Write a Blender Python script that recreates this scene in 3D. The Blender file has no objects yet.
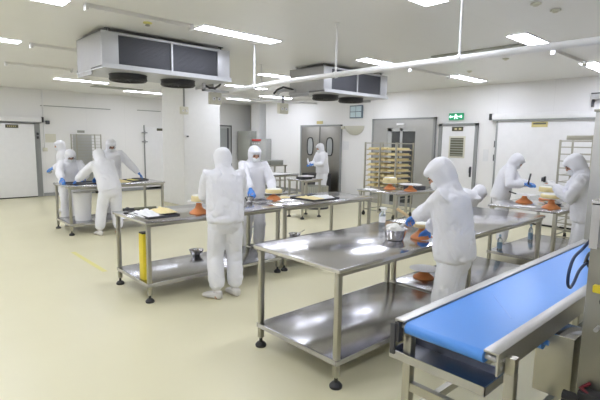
import bpy, bmesh, math, random
from mathutils import Vector, Matrix, noise
R = math.radians
PI = math.pi
V = Vector
scene = bpy.context.scene
col = scene.collection

# ------------------------------------------------------------------ camera, world, exposure
PITCH, YAW, ROLL, HC, FPX = 0.1293, 0.8266, 0.0156, 1.6774, 455.7
F = V((math.cos(PITCH)*math.cos(YAW), math.cos(PITCH)*math.sin(YAW), -math.sin(PITCH)))
RT = V((math.sin(YAW), -math.cos(YAW), 0)); UP = RT.cross(F)
c_, s_ = math.cos(ROLL), math.sin(ROLL)
R2 = RT*c_ + UP*s_; U2 = UP*c_ - RT*s_
cd = bpy.data.cameras.new('camera'); cam = bpy.data.objects.new('camera', cd); col.objects.link(cam)
cd.sensor_width = 36; cd.lens = 36*FPX/600; cd.clip_start = 0.05
M = Matrix((R2, U2, -F)).transposed().to_4x4(); M.translation = V((0, 0, HC)); cam.matrix_world = M
scene.camera = cam
w = bpy.data.worlds.new('world'); scene.world = w; w.use_nodes = True
w.node_tree.nodes['Background'].inputs[0].default_value = (0.9, 0.95, 1, 1)
w.node_tree.nodes['Background'].inputs[1].default_value = 0.3
scene.view_settings.view_transform = 'Standard'; scene.view_settings.look = 'None'
scene.view_settings.exposure = 0.62; scene.view_settings.gamma = 1
scene.view_settings.use_curve_mapping = False
LAMP = 15.0          # radiance of the ceiling light diffusers
ZC = 2.98; XR = 10.12; YL = 14.43; XN = -3.2; YN = -3.2

# ------------------------------------------------------------------ materials
def mat(name, c, rough=.5, metal=0., c2=None, scale=8, stretch=(1,1,1), bump=0., bscale=60, rvar=0., emit=None, coat=0, trans=0, sheen=0):
    m = bpy.data.materials.new(name); m.use_nodes = True; nt = m.node_tree; N = nt.nodes; L = nt.links
    b = N['Principled BSDF']
    b.inputs['Roughness'].default_value = rough; b.inputs['Metallic'].default_value = metal
    b.inputs['Base Color'].default_value = (*c, 1)
    if coat: b.inputs['Coat Weight'].default_value = coat; b.inputs['Coat Roughness'].default_value = .15
    if trans: b.inputs['Transmission Weight'].default_value = trans
    if sheen: b.inputs['Sheen Weight'].default_value = sheen
    if emit: b.inputs['Emission Color'].default_value = (*emit[0], 1); b.inputs['Emission Strength'].default_value = emit[1]
    tc = N.new('ShaderNodeTexCoord'); mp = N.new('ShaderNodeMapping'); mp.inputs['Scale'].default_value = stretch
    L.new(tc.outputs['Object'], mp.inputs['Vector'])
    nz = N.new('ShaderNodeTexNoise'); nz.inputs['Scale'].default_value = scale; nz.inputs['Detail'].default_value = 3
    L.new(mp.outputs[0], nz.inputs['Vector'])
    if c2 is None: c2 = tuple(x*.93 for x in c)
    r = N.new('ShaderNodeMix'); r.data_type = 'RGBA'
    r.inputs[6].default_value = (*c, 1); r.inputs[7].default_value = (*c2, 1)
    L.new(nz.outputs['Fac'], r.inputs[0]); L.new(r.outputs[2], b.inputs['Base Color'])
    if rvar:
        mr = N.new('ShaderNodeMapRange'); mr.inputs['To Min'].default_value = rough-rvar; mr.inputs['To Max'].default_value = rough+rvar
        L.new(nz.outputs['Fac'], mr.inputs['Value']); L.new(mr.outputs[0], b.inputs['Roughness'])
    if bump:
        n2 = N.new('ShaderNodeTexNoise'); n2.inputs['Scale'].default_value = bscale
        L.new(mp.outputs[0], n2.inputs['Vector'])
        bp = N.new('ShaderNodeBump'); bp.inputs['Strength'].default_value = bump; bp.inputs['Distance'].default_value = .01
        L.new(n2.outputs['Fac'], bp.inputs['Height']); L.new(bp.outputs[0], b.inputs['Normal'])
    return m

def seam_mat(name, c, rough, pitch, axis, depth=.25, spec=.5, dark=.9):
    """painted wall or ceiling sheets: thin panel joints every `pitch` metres along `axis`"""
    m = mat(name, c, rough, c2=tuple(x*.97 for x in c), scale=.6, rvar=.05); nt = m.node_tree; N = nt.nodes; L = nt.links
    b = N['Principled BSDF']; tc = N.new('ShaderNodeTexCoord'); sp = N.new('ShaderNodeSeparateXYZ'); L.new(tc.outputs['Object'], sp.inputs[0])
    d = N.new('ShaderNodeMath'); d.operation = 'DIVIDE'; d.inputs[1].default_value = pitch; L.new(sp.outputs[axis], d.inputs[0])
    f = N.new('ShaderNodeMath'); f.operation = 'FRACT'; L.new(d.outputs[0], f.inputs[0])
    g = N.new('ShaderNodeMath'); g.operation = 'LESS_THAN'; g.inputs[1].default_value = .006/pitch; L.new(f.outputs[0], g.inputs[0])
    old = b.inputs['Base Color'].links[0].from_socket
    mx = N.new('ShaderNodeMix'); mx.data_type = 'RGBA'; mx.inputs[7].default_value = (*[x*dark for x in c], 1)
    L.new(g.outputs[0], mx.inputs[0]); L.new(old, mx.inputs[6]); L.new(mx.outputs[2], b.inputs['Base Color'])
    bp = N.new('ShaderNodeBump'); bp.invert = True; bp.inputs['Strength'].default_value = depth; bp.inputs['Distance'].default_value = .004
    L.new(g.outputs[0], bp.inputs['Height']); L.new(bp.outputs[0], b.inputs['Normal'])
    b.inputs['Specular IOR Level'].default_value = spec
    return m

MT = {}
MT['floor'] = mat('cream epoxy floor', (.745, .705, .495), .34, c2=(.70, .66, .455), scale=1.3, rvar=.06, bump=.02, bscale=30)
MT['wallL'] = seam_mat('white coated wall sheets', (.905, .90, .90), .3, 1.15, 0)
MT['wallR'] = seam_mat('white coated wall sheets across', (.905, .90, .90), .3, 1.15, 1)
MT['ceil'] = seam_mat('coated ceiling sheets', (.86, .855, .835), .32, 1.2, 1, dark=.93)
MT['pillar'] = mat('white pillar paint', (.90, .90, .90), .35)
MT['steel'] = mat('brushed stainless steel', (.67, .665, .69), .16, 1., scale=5, stretch=(1, 4, 1), rvar=.03, c2=(.62, .615, .64))
MT['steel2'] = mat('dull stainless steel', (.50, .485, .42), .36, 1., scale=14, rvar=.06)
MT['shelf'] = mat('worn stainless shelf', (.57, .57, .60), .2, 1., scale=3, rvar=.04, c2=(.45, .45, .48))
MT['doorsteel'] = mat('satin steel sheet', (.37, .36, .33), .42, 1., scale=3, c2=(.32, .31, .29))
MT['rubber'] = mat('black rubber', (.02, .02, .02), .5)
MT['black'] = mat('black plastic', (.03, .03, .033), .4)
MT['dark'] = mat('dark grey metal', (.09, .09, .10), .45, .4)
MT['cloth'] = mat('white coverall cloth', (.88, .885, .93), .85, c2=(.83, .835, .89), scale=5, bump=.35, bscale=26, sheen=.2)
MT['mask'] = mat('white mask cloth', (.85, .87, .90), .8, bump=.15, bscale=80)
MT['skin'] = mat('skin', (.62, .36, .25), .55, c2=(.55, .30, .21), scale=20)
MT['eye'] = mat('dark eye', (.02, .015, .012), .2)
MT['hair'] = mat('black hair', (.02, .016, .014), .6)
MT['glove'] = mat('blue nitrile glove', (.08, .27, .72), .4, c2=(.07, .23, .66), bump=.1)
MT['shoe'] = mat('white shoe', (.80, .78, .76), .5)
MT['red'] = mat('red piping', (.20, .02, .03), .6)
MT['belt'] = mat('blue conveyor belt', (.10, .335, .90), .34, c2=(.09, .315, .87), scale=3)
MT['orange'] = mat('orange plastic', (.84, .33, .12), .4, c2=(.78, .29, .10))
MT['white'] = mat('white plastic', (.90, .90, .91), .35)
MT['cream'] = mat('cream plastic', (.75, .73, .62), .45)
MT['paper'] = mat('white paper', (.85, .86, .87), .8, bump=.3, bscale=14)
MT['sponge'] = mat('yellow sponge cake', (.83, .68, .30), .85, c2=(.86, .77, .47), scale=25, bump=.5)
MT['icing'] = mat('white cream', (.87, .86, .80), .5, bump=.5, bscale=30)
MT['tan'] = mat('tan baked crust', (.62, .47, .24), .8, c2=(.70, .60, .36), scale=20)
MT['wood'] = mat('pale wood', (.72, .55, .32), .6, c2=(.6, .43, .22), stretch=(1, 1, 8))
MT['yellow'] = mat('yellow plastic', (.85, .68, .04), .4)
MT['tape'] = mat('faded yellow tape', (.78, .73, .26), .4)
MT['redpaint'] = mat('red paint', (.62, .06, .05), .45)
MT['galv'] = mat('galvanised sheet', (.60, .60, .62), .40, .8, c2=(.54, .54, .56), scale=30)
MT['acside'] = mat('grey unit end sheet', (.50, .50, .52), .5, .1, c2=(.44, .44, .46), scale=20)
MT['traysteel'] = mat('dark tray steel', (.24, .25, .29), .3, .9)  # tray pan steel, darker than its rim
MT['frame_steel'] = mat('pale satin steel', (.50, .50, .49), .4, .9)
MT['rail'] = mat('satin rail steel', (.56, .555, .54), .42, .95, scale=20, c2=(.50, .495, .48))
MT['acwhite'] = mat('pale grey coated sheet', (.58, .59, .61), .35, .25)
MT['coil'] = mat('grey cooling fins', (.105, .11, .125), .5, .5)
MT['cabinet'] = mat('grey green enamel', (.40, .41, .37), .45)
MT['cabinet2'] = mat('grey enamel', (.50, .51, .50), .45)
MT['glass'] = mat('dark window glass', (.07, .075, .075), .08, .0)
MT['glasspale'] = mat('frosted window glass', (.42, .44, .44), .2)
MT['green'] = mat('green sign face', (.03, .28, .13), .4, emit=((.03, .4, .2), .25))
MT['lit'] = mat('lit white sign mark', (.8, .95, .9), .4, emit=((.7, 1, .85), 1.2))
MT['signdark'] = mat('dark olive sign', (.10, .095, .06), .5)
MT['gold'] = mat('pale gold lettering', (.62, .55, .30), .5)
MT['goldsign'] = mat('gold sign plate', (.72, .62, .28), .45)
MT['louver'] = mat('olive louvre glass', (.15, .15, .10), .35)
MT['bluegrey'] = mat('blue grey frame', (.20, .27, .33), .4)
MT['iceblue'] = mat('pale blue panel', (.66, .80, .86), .3)
MT['shade'] = mat('cream lamp bowl', (.72, .71, .62), .4)
MT['cable'] = mat('dark blue cable', (.015, .04, .12), .4)
MT['seam'] = mat('grey sealing strip', (.33, .34, .34), .5)
MT['recess'] = mat('beige recess shade', (.50, .49, .42), .5)  # beige with the alcove's shade put into the colour
MT['clear'] = mat('clear bottle plastic', (.80, .88, .92), .1, trans=.8)
MT['bluelabel'] = mat('blue label', (.35, .52, .72), .5)
MT['lamp'] = mat('lit diffuser', (.9, .95, 1), .5, emit=((.955, .985, 1.11), LAMP))
MT['beigebox'] = mat('beige carton', (.60, .58, .48), .7)
MT['machine'] = mat('olive steel housing', (.36, .35, .30), .4, .9, c2=(.30, .29, .25), scale=3)

# ------------------------------------------------------------------ helpers
def tag(o, label=None, cat=None, group=None, kind=None):
    if label: o['label'] = label
    if cat: o['category'] = cat
    if group: o['group'] = group
    if kind: o['kind'] = kind
    return o
def thing(name, label, cat, loc=(0,0,0), rz=0, group=None):
    o = bpy.data.objects.new(name, None); col.objects.link(o); o.empty_display_size = .1
    o.location = loc; o.rotation_euler = (0, 0, rz)
    return tag(o, label, cat, group)
def copy_tree(o, parent=None, loc=None, rz=None):
    c = o.copy(); col.objects.link(c)
    if parent is not None: c.parent = parent
    for ch in [x for x in list(o.children)]: copy_tree(ch, c)
    if loc is not None: c.location = loc
    if rz is not None: c.rotation_euler.z = rz
    return c

class MB:
    def __init__(s): s.b = bmesh.new()
    def box(s, x0, y0, z0, x1, y1, z1, bev=0, rot=None, piv=None):
        r = bmesh.ops.create_cube(s.b, size=1)['verts']
        for v in r: v.co = V(((x0+x1)/2 + v.co.x*(x1-x0), (y0+y1)/2 + v.co.y*(y1-y0), (z0+z1)/2 + v.co.z*(z1-z0)))
        if bev:
            es = list({e for v in r for e in v.link_edges})
            r = list({v for f in bmesh.ops.bevel(s.b, geom=es, offset=bev, segments=2, affect='EDGES', profile=.5)['faces'] for v in f.verts} | {v for v in r if v.is_valid})
        if rot is not None:
            bmesh.ops.rotate(s.b, verts=[v for v in r if v.is_valid], cent=piv or V(((x0+x1)/2, (y0+y1)/2, (z0+z1)/2)), matrix=rot)
        return s
    def ring(s, c, X, Y, rx, ry, n=16, sup=1.0):
        vs = []
        for i in range(n):
            a = 2*PI*i/n; ca, sa = math.cos(a), math.sin(a)
            ca = math.copysign(abs(ca)**sup, ca); sa = math.copysign(abs(sa)**sup, sa)
            vs.append(s.b.verts.new(c + X*(rx*ca) + Y*(ry*sa)))
        return vs
    def loft(s, rings, n=16, sup=1.0, cap=True):
        """rings: (centre, X axis, Y axis, rx, ry)"""
        R_ = [s.ring(*r, n=n, sup=sup) for r in rings]
        for a, b in zip(R_, R_[1:]):
            for i in range(n): s.b.faces.new((a[i], a[(i+1) % n], b[(i+1) % n], b[i]))
        if cap:
            s.b.faces.new(list(reversed(R_[0]))); s.b.faces.new(R_[-1])
        return s
    def tube(s, pts, r, n=12, flat=1.0, closed=False, up=None):
        pts = [V(p) for p in pts]
        rr = r if isinstance(r, (list, tuple)) else [r]*len(pts)
        rings = []; X = None
        for i, p in enumerate(pts):
            if closed: t = pts[(i+1) % len(pts)] - pts[i-1]
            else: t = pts[min(i+1, len(pts)-1)] - pts[max(i-1, 0)]
            t.normalize()
            if X is None:
                X = (up.cross(t) if up else t.orthogonal()); X.normalize()
            X = (X - t*X.dot(t)).normalized(); Y = t.cross(X)
            rings.append((p, X, Y, rr[i], rr[i]*flat))
        if closed:
            R_ = [s.ring(*q, n=n) for q in rings]
            for k in range(len(R_)):
                a, b = R_[k], R_[(k+1) % len(R_)]
                for i in range(n): s.b.faces.new((a[i], a[(i+1) % n], b[(i+1) % n], b[i]))
            return s
        return s.loft(rings, n=n)
    def cyl(s, p0, p1, r, n=16, r1=None):
        return s.tube([p0, p1], [r, r if r1 is None else r1], n=n)
    def lathe(s, prof, c=(0,0,0), n=24):
        c = V(c)
        return s.loft([(c+V((0,0,z)), V((1,0,0)), V((0,1,0)), max(r, .0004), max(r, .0004)) for r, z in prof], n=n)
    def ball(s, c, rx, ry, rz, X=V((1,0,0)), Y=V((0,1,0)), Z=V((0,0,1)), n=16, m=8):
        c = V(c); rings = []
        for i in range(m+1):
            a = -PI/2 + PI*(i+.15)/(m+.3); rings.append((c + Z*(rz*math.sin(a)), X, Y, rx*math.cos(a), ry*math.cos(a)))
        return s.loft(rings, n=n)
    def quad(s, pts):
        s.b.faces.new([s.b.verts.new(V(p)) for p in pts]); return s
    def build(s, name, m, parent=None, smooth=None, loc=None, kind=None, shade=35):
        bmesh.ops.recalc_face_normals(s.b, faces=s.b.faces)
        me = bpy.data.meshes.new(name); s.b.to_mesh(me); s.b.free()
        me.materials.append(MT[m] if isinstance(m, str) else m)
        o = bpy.data.objects.new(name, me); col.objects.link(o)
        if parent is not None: o.parent = parent
        if loc is not None: o.location = loc
        if smooth is not False:
            for p in me.polygons: p.use_smooth = True
            me.set_sharp_from_angle(angle=R(shade if smooth is None else smooth))
        if kind: o['kind'] = kind
        return o
def struct(name, mb, m): return mb.build(name, m, kind='structure', smooth=False)
def part(name, mb, m, p, label=None, **k):
    o = mb.build(name, m, p, **k)
    if label: o['label'] = label
    return o
def single(name, mb, m, label, cat, loc=(0,0,0), rz=0, group=None, **k):
    o = mb.build(name, m, loc=loc, **k); o.rotation_euler.z = rz
    return tag(o, label, cat, group)
def bx(*a, **k): return MB().box(*a, **k)

# ------------------------------------------------------------------ room shell
struct('floor', bx(XN, YN, -.1, XR+.6, YL+.1, 0), 'floor')
struct('ceiling', bx(XN, YN, ZC, XR+.6, YL+.1, ZC+.1), 'ceil')
struct('wall_left', bx(XN, YL, 0, XR+.6, YL+.1, ZC), 'wallL')
struct('wall_right', bx(XR, YN, 0, XR+.1, 12.83, ZC), 'wallR')
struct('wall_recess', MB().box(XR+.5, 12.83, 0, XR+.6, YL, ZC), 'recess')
struct('wall_back', bx(XN-.1, YN, 0, XN, YL, ZC), 'wallR')
struct('wall_near', bx(XN, YN-.1, 0, XR, YN, ZC), 'wallL')
struct('trim_1', bx(XR+.02, 13.25, 0, XR+.5, 13.72, ZC), 'pillar')
struct('wall_pillar', bx(5.52, 10.25, 0, 6.58, 11.4, ZC, bev=.03), 'pillar')
struct('baseboard_left', bx(3.36, YL-.05, 0, XR, YL, .09), 'seam')
struct('baseboard_right', MB().box(XR-.04, 4.62, 0, XR, 12.83, .09).box(XR-.04, -2, 0, XR, 2.2, .09), 'seam')

# ceiling lights -------------------------------------------------------------
def ceiling_light(x0, yc, label, group=None, base=None):
    if base is not None:
        c = copy_tree(base, None, (x0, yc, ZC)); c['label'] = label
        if 'group' in c: del c['group']
        if group: c['group'] = group
        return c
    t = thing('ceiling_light', label, 'ceiling light', (x0, yc, ZC), 0, group)
    part('frame', MB().box(-.01, -.13, -.012, 1.16, -.118, -.001).box(-.01, .118, -.012, 1.16, .13, -.001)
         .box(-.01, -.118, -.012, 0, .118, -.001).box(1.15, -.118, -.012, 1.16, .118, -.001), 'white', t)
    part('diffuser', bx(0, -.118, -.010, 1.15, .118, -.002), 'lamp', t, smooth=False)
    return t
L0 = ceiling_light(2.85, 4.87, 'bright rectangular ceiling light panel in front of the nearer left cooling unit')
for x, y, l in [
    (2.80, 2.44, 'ceiling light panel cut by the top edge, middle of the picture'),
    (.30, 4.98, 'ceiling light panel cut by the top left edge'),
    (.40, 7.48, 'ceiling light panel at the left edge, second from the top'),
    (3.0, 11.4, 'thin looking ceiling light panel just below the left end of the nearer cooling unit'),
    (5.72, 4.83, 'ceiling light panel above and right of the farther cooling unit, partly behind the white pipe'),
    (5.70, 2.43, 'large ceiling light panel touching the white pipe at upper right'),
    (8.36, 2.42, 'ceiling light panel at the right edge below the white pipe'),
    (8.30, 4.68, 'small ceiling light panel below the white pipe, left of the large one'),
    (5.65, 7.34, 'small ceiling light panel between the two cooling units'),
    (6.25, 9.42, 'ceiling light panel just above the white pipe right of the nearer cooling unit'),
    (5.1, 12.75, 'faint distant ceiling light panel left of the pillar'),
    (8.25, 12.4, 'long distant ceiling light panel right of the pillar top'),
    (8.40, 10.9, 'distant ceiling light panel left of the farther cooling unit'),
    (8.35, 7.35, 'ceiling light panel behind the farther cooling unit')]:
    ceiling_light(x, y, l, base=L0)
for x, y in [(-2.4, 4.98), (-2.4, 7.48), (.5, 9.7), (-2.4, 9.7), (0, 2.44), (-2.6, 2.44), (.3, 12.4), (-2.6, 12.4), (0, -.2), (2.8, -.2)]:  # all out of view; last two added to brighten the foreground
    ceiling_light(x, y, 'unseen rectangular ceiling light panel beyond the edge of the picture', 'ceiling lights outside the picture', base=L0)
def trunking(x0, x1, y, label, z=ZC):
    t = thing('lamp_trunking', label, 'ceiling trunking', (x0, y, z))
    part('channel', bx(.03, -.022, -.04, x1-x0-.03, .022, -.001), 'ceil', t)
    for e in (0, x1-x0-.04): part('end_bracket', bx(e, -.03, -.075, e+.04, .03, -.001, bev=.004), 'white', t)
trunking(1.58, 2.76, 4.87, 'cream channel on the ceiling left of the bright light panel above the nearer cooling unit')
trunking(1.66, 2.80, 7.44, 'cream channel on the ceiling at left, ending behind the cooling unit')
trunking(1.74, 2.86, 9.62, 'cream channel on the ceiling at left, farther one, above the small light')
trunking(6.90, 8.30, 2.43, 'channel on the ceiling joining the two light panels at upper right')
trunking(6.92, 8.24, 4.74, 'channel on the ceiling joining the two light panels right of the farther cooling unit')
single('ceiling_vent', bx(0, 0, -.02, 1.25, .35, -.001, bev=.004), 'cabinet', 'long grey air vent in the ceiling below the left cooling unit', 'air vent', (4.1, 12.1, ZC))
single('ceiling_vent', bx(0, 0, -.02, .3, 1.3, -.001, bev=.004), 'cabinet', 'grey air vent in the ceiling behind the white pipe at upper right', 'air vent', (6.25, 2.62, ZC))
for i, (x, y, l) in enumerate([(4.6, 1.8, 'small round ceiling detector nearest the top edge at right'), (4.95, 1.75, 'small round ceiling detector above the large right light panel'),
        (7.2, 3.2, 'small round ceiling detector under the white pipe at right'), (8.0, 4.2, 'small round ceiling detector between the right lights')]):
    t = thing('ceiling_detector', l, 'detector', (x, y, ZC))
    part('base_ring', MB().lathe([(.045, 0), (.05, -.012), (.04, -.016)]), 'cream', t)
    part('dome', MB().lathe([(.03, -.016), (.022, -.028), (.006, -.032)]), 'cream', t)
t = thing('ceiling_sprinkler', 'small yellow ceiling fitting above the nearer cooling unit', 'fitting', (2.35, 5.15, ZC))
part('plate', MB().lathe([(.05, 0), (.05, -.01), (.02, -.02)]), 'tape', t); part('head', MB().lathe([(.02, -.02), (.03, -.035), (.02, -.04)]), 'cabinet', t)

# ------------------------------------------------------------------ cooling units
def cooling_unit(x, y, Lx, D, label):
    """long side faces -y; origin at the near left top corner under the ceiling"""
    t = thing('cooling_unit', label, 'cooling unit', (x, y, ZC))
    z0, z1 = -.48, -.05
    m = MB().box(0, .02, z0+.03, .045, D, z1).box(Lx-.045, .02, z0+.03, Lx, D, z1)       # end sheets
    for q in (0, Lx-.045): m.box(q, D*.42, z0-.045, q+.012, D, z0+.035)
    m.box(0, .02, z1-.01, Lx, D, z1+.004).box(.045, D-.02, z0+.03, Lx-.045, D, z1)
    part('casing', m, 'acside', t)
    part('front_panel', MB().box(0, 0, z0+.04, .20, .02, z1, bev=.003).box(Lx-.20, 0, z0+.04, Lx, .02, z1, bev=.003).box(.2, 0, z1-.028, Lx-.2, .02, z1), 'acwhite', t)
    mid = Lx/2+.0
    for a, b in ((.2, mid-.012), (mid+.012, Lx-.2)):
        c = part('cooling_coil', bx(a, .02, z0+.05, b, .2, z1-.03), 'coil', t)
        f = MB(); k = int((z1-z0-.09)/.016)
        for i in range(k): f.box(a, .012, z0+.055+i*.016, b, .021, z0+.060+i*.016)
        part('fins', f, 'dark', c)
    part('mullion', bx(mid-.012, -.004, z0+.04, mid+.012, .03, z1), 'acwhite', t)
    part('drain_tray', MB().box(-.01, -.03, z0, Lx+.01, D+.02, z0+.012).box(-.01, -.03, z0+.012, Lx+.01, -.02, z0+.055)
         .box(-.01, D, z0+.012, Lx+.01, D+.01, z0+.05), 'acwhite', t)
    for fx in (Lx*.27, Lx*.67):
        g = thing('fan', None, None); g.parent = t; g.location = (fx, D*.48, z0)
        rb = MB(); n = 28
        for (r, z) in ((.23, -.002), (.23, -.06), (.22, -.072)):
            rb.tube([(r*math.cos(2*PI*i/n), r*math.sin(2*PI*i/n), z) for i in range(n)], .012, n=6, closed=True)
        rb.loft([(V((0,0,-.002)), V((1,0,0)), V((0,1,0)), .235, .235), (V((0,0,-.068)), V((1,0,0)), V((0,1,0)), .235, .235)], n=28, cap=False)
        part('fan_ring', rb, 'black', g)
        b = MB()
        for r in (.05, .10, .14, .18): b.tube([(r*math.cos(2*PI*i/n), r*math.sin(2*PI*i/n), -.064) for i in range(n)], .004, n=5, closed=True)
        for i in range(6): a = PI*i/6; b.cyl((-.22*math.cos(a), -.22*math.sin(a), -.066), (.22*math.cos(a), .22*math.sin(a), -.066), .004, n=5)
        part('guard', b, 'black', g)
        b = MB()
        for i in range(5):
            a = 2*PI*i/5; b.box(.03, -.045, -.035, .18, .045, -.028, rot=Matrix.Rotation(a, 3, 'Z') @ Matrix.Rotation(.4, 3, 'X'), piv=V((0, 0, -.03)))
        b.cyl((0,0,-.045), (0,0,-.01), .045)
        part('fan_blades', b, 'dark', g)
    for hx in (.1, Lx-.1):
        for hy in (.08, D-.08): part('hanger', MB().cyl((hx, hy, z1), (hx, hy, 0), .012).box(hx-.03, hy-.02, -.008, hx+.03, hy+.02, 0), 'seam', t)
    return t
cooling_unit(2.01, 5.66, 1.79, .90, 'nearer grey ceiling cooling unit with two dark coil panels, at upper left')
cooling_unit(5.56, 5.50, 1.74, .86, 'farther grey ceiling cooling unit with two dark coil panels, behind the white pipe')

# ------------------------------------------------------------------ white pipes under the ceiling
def pipe(label, pts, r, hang, name='ceiling_pipe'):
    t = thing(name, label, 'pipe', pts[0])
    o = V(pts[0]); part('pipe_run', MB().tube([V(p)-o for p in pts], r, n=14), 'white', t)
    for h in hang:
        h = V(h)-o; part('hanger_rod', MB().cyl(h+V((0,0,r*.8)), V((h.x, h.y, ZC-o.z)), .011, n=8).lathe([(.03, 0), (.03, -.008)], (h.x, h.y, ZC-o.z)), 'white', t)
        part('pipe_clamp', MB().cyl(h+V((0,-.014,0)), h+V((0,.014,0)), r*1.25, n=16), 'white', t)
    return t
pipe('long white pipe crossing the upper right below the ceiling on thin rods', [(3.84, -1.0, 2.42), (3.84, 1.2, 2.42), (3.84, 3.0, 2.42), (3.86, 4.6, 2.42), (3.95, 5.45, 2.415), (4.1, 6.4, 2.41)], .03,
     [(3.84, .2, 2.42), (3.84, 2.12, 2.42), (3.85, 3.62, 2.42), (3.91, 5.22, 2.417)])
pipe('thin white pipe running under the farther cooling unit to the pillar', [(4.12, 6.43, 2.40), (4.9, 6.5, 2.36), (5.6, 6.2, 2.36), (6.0, 6.1, 2.36)], .018, [(5.0, 6.48, 2.36)])
t = thing('pipe_bracket', 'grey bracket with black hose at the right underside of the nearer cooling unit', 'bracket', (3.6, 6.0, 2.44))
part('arm', MB().box(-.05, -.02, -.06, .4, .02, -.03).box(-.05, -.02, -.06, -.01, .02, .05), 'galv', t)
part('hose', MB().tube([(0, 0, .02), (.07, 0, -.01), (.16, 0, -.005), (.24, 0, .04), (.27, .02, .07)], .016), 'black', t)
def outlet_box(x, y, z, label, drop):
    t = thing('hanging_outlet', label, 'outlet', (x, y, z))
    part('drop_pipe', MB().cyl((0,0,.02), (0,0,drop), .022), 'seam', t)
    b = part('box', bx(-.10, -.04, -.09, .10, .04, .09, bev=.008), 'cream', t)
    part('socket', MB().cyl((-.045, -.042, -.01), (-.045, -.052, -.01), .026).cyl((.045, -.042, -.01), (.045, -.052, -.01), .026), 'white', b)
    for a in (-.045, 0, .045): part('pin_hole', MB().cyl((a, -.052, .02*(a == 0)-.01), (a, -.055, .02*(a == 0)-.01), .008, n=8), 'black', b)
outlet_box(3.92, 6.25, 2.31, 'cream outlet box hanging beside the pillar top under the nearer cooling unit', .14)
outlet_box(5.35, 6.3, 2.24, 'cream outlet box hanging on a bent steel pipe left of the farther cooling unit', .22)
t = thing('conduit_bundle', 'bent grey pipe and black hose at the left end of the farther cooling unit', 'pipe', (5.22, 6.2, 2.5))
part('steel_pipe', MB().tube([(0,.1,-.02), (.02,.08,.02), (.08,.04,.05), (.2,0,.06), (.32,0,.06)], .03), 'galv', t)
part('hose', MB().tube([(-.08,.1,-.02), (-.04,.06,.05), (.05,0,.10), (.2,-.03,.08), (.3,0,.07)], .018), 'black', t)
outlet_box(5.5, 10.16, 2.36, 'small white junction box high on the pillar corner', ZC-2.36)
pt = thing('wall_switch', 'small grey switch on the right face of the pillar', 'switch', (5.62, 10.235, 1.74))
part('plate', bx(-.05, -.012, -.035, .05, .012, .035, bev=.003), 'white', pt); part('display', bx(-.03, -.016, -.018, .03, -.010, .018), 'dark', pt)

# ------------------------------------------------------------------ left wall fittings
y0 = YL
t = thing('sliding_door', 'white sliding cold room door at the left edge under its track', 'sliding door', (2.2, y0-.02, 0)); t['kind'] = 'structure'
part('leaf', bx(-1.0, -.13, .03, .98, -.05, 2.02, bev=.01), 'white', t)
part('edge_strip', bx(.98, -.12, .03, 1.0, -.05, 2.02), 'seam', t)
part('bottom_seal', bx(-1.0, -.12, .005, .98, -.06, .03), 'rubber', t)
part('sign', MB().box(.30, -.137, 1.90, .60, -.13, 1.99, bev=.002), 'signdark', t)
m = MB()
for i in range(5): m.box(.34+i*.045, -.140, 1.93, .365+i*.045, -.136, 1.96)
part('sign_lettering', m, 'gold', t)
t = thing('door_track', 'long white door track box with a black end cap above the left sliding door', 'door track', (2.2, y0-.01, 2.08))
part('rail_box', bx(-1.3, -.17, 0, 1.17, -.01, .13, bev=.008), 'white', t)
part('lower_lip', bx(-1.3, -.16, -.03, 1.15, -.12, 0), 'seam', t)
part('end_cap', bx(1.17, -.18, -.01, 1.22, 0, .14, bev=.008), 'black', t)
struct('trim_2', MB().box(3.20, y0-.06, 0, 3.34, y0, 2.05, bev=.006), 'seam')
t = thing('door_latch', 'small dark latch fittings on the left sliding door post', 'latch', (3.27, y0-.06, 0))
for z in (1.62, 1.72): part('latch', bx(-.02, -.04, z, .03, -.001, z+.07, bev=.003), 'dark', t)
t = thing('wall_conduit', 'white vertical conduit down the left wall beside the sliding door', 'conduit', (3.45, y0-.02, 1.35))
part('conduit', MB().cyl((0,0,0), (0,0,1.6), .016), 'white', t); part('outlet', bx(-.06, -.03, -.08, .06, .015, .02, bev=.004), 'cream', t)
single('alarm_box', bx(0, -.05, 0, .10, -.002, .10, bev=.004), 'dark', 'small black and red box on the left wall right of the door track', 'alarm', (3.50, y0, 2.03))
t = thing('door', 'white flush door with two hinges on the left wall beside the pillar', 'door', (6.36, y0, 0)); t['kind'] = 'structure'; t.name = 'door_1'
part('leaf', bx(.02, -.05, .02, 1.1, -.004, 2.04, bev=.004), 'white', t)
part('jamb', MB().box(-.01, -.035, 0, .015, -.002, 2.1), 'seam', t)
for z in (1.55, 1.84):
    part('hinge', MB().box(-.10, -.075, z, .09, -.05, z+.035, bev=.004).cyl((0, -.07, z-.04), (0, -.07, z+.08), .018), 'seam', t)
part('sign', bx(.42, -.06, 1.93, .62, -.051, 2.01), 'signdark', t)
t = thing('door', None, None, (9.19, y0, 0)); t['kind'] = 'structure'; t.name = 'door_2'
part('jamb', MB().box(-.03, -.05, 0, 0, -.002, 2.2).box(.5, -.05, 0, .54, -.002, 2.2).box(-.03, -.05, 2.16, .54, -.002, 2.2), 'dark', t)
part('leaf', bx(0, -.04, 0, .5, -.004, 2.16), 'cabinet2', t)
part('pane', bx(.06, -.046, 1.25, .44, -.040, 2.08), 'glasspale', t)
part('frame_strip', bx(.34, -.052, 1.2, .40, -.040, 2.1), 'dark', t)
for x0, x1, z, l in ((3.39, 5.31, 2.54, 'thin grey conduit high on the left wall above the workers'), (6.15, 6.95, 2.565, 'short grey conduit high on the left wall beside the pillar')):
    single('wall_cable', MB().cyl((x0, -.012, 0), (x1, -.012, 0), .01, n=8), 'seam', l, 'conduit', (0, y0, z))
single('wall_notice', bx(0, -.008, 0, .28, -.002, .24), 'cream', 'faint paper notice on the left wall behind the leftmost worker', 'notice', (3.47, y0, 1.52))
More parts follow.
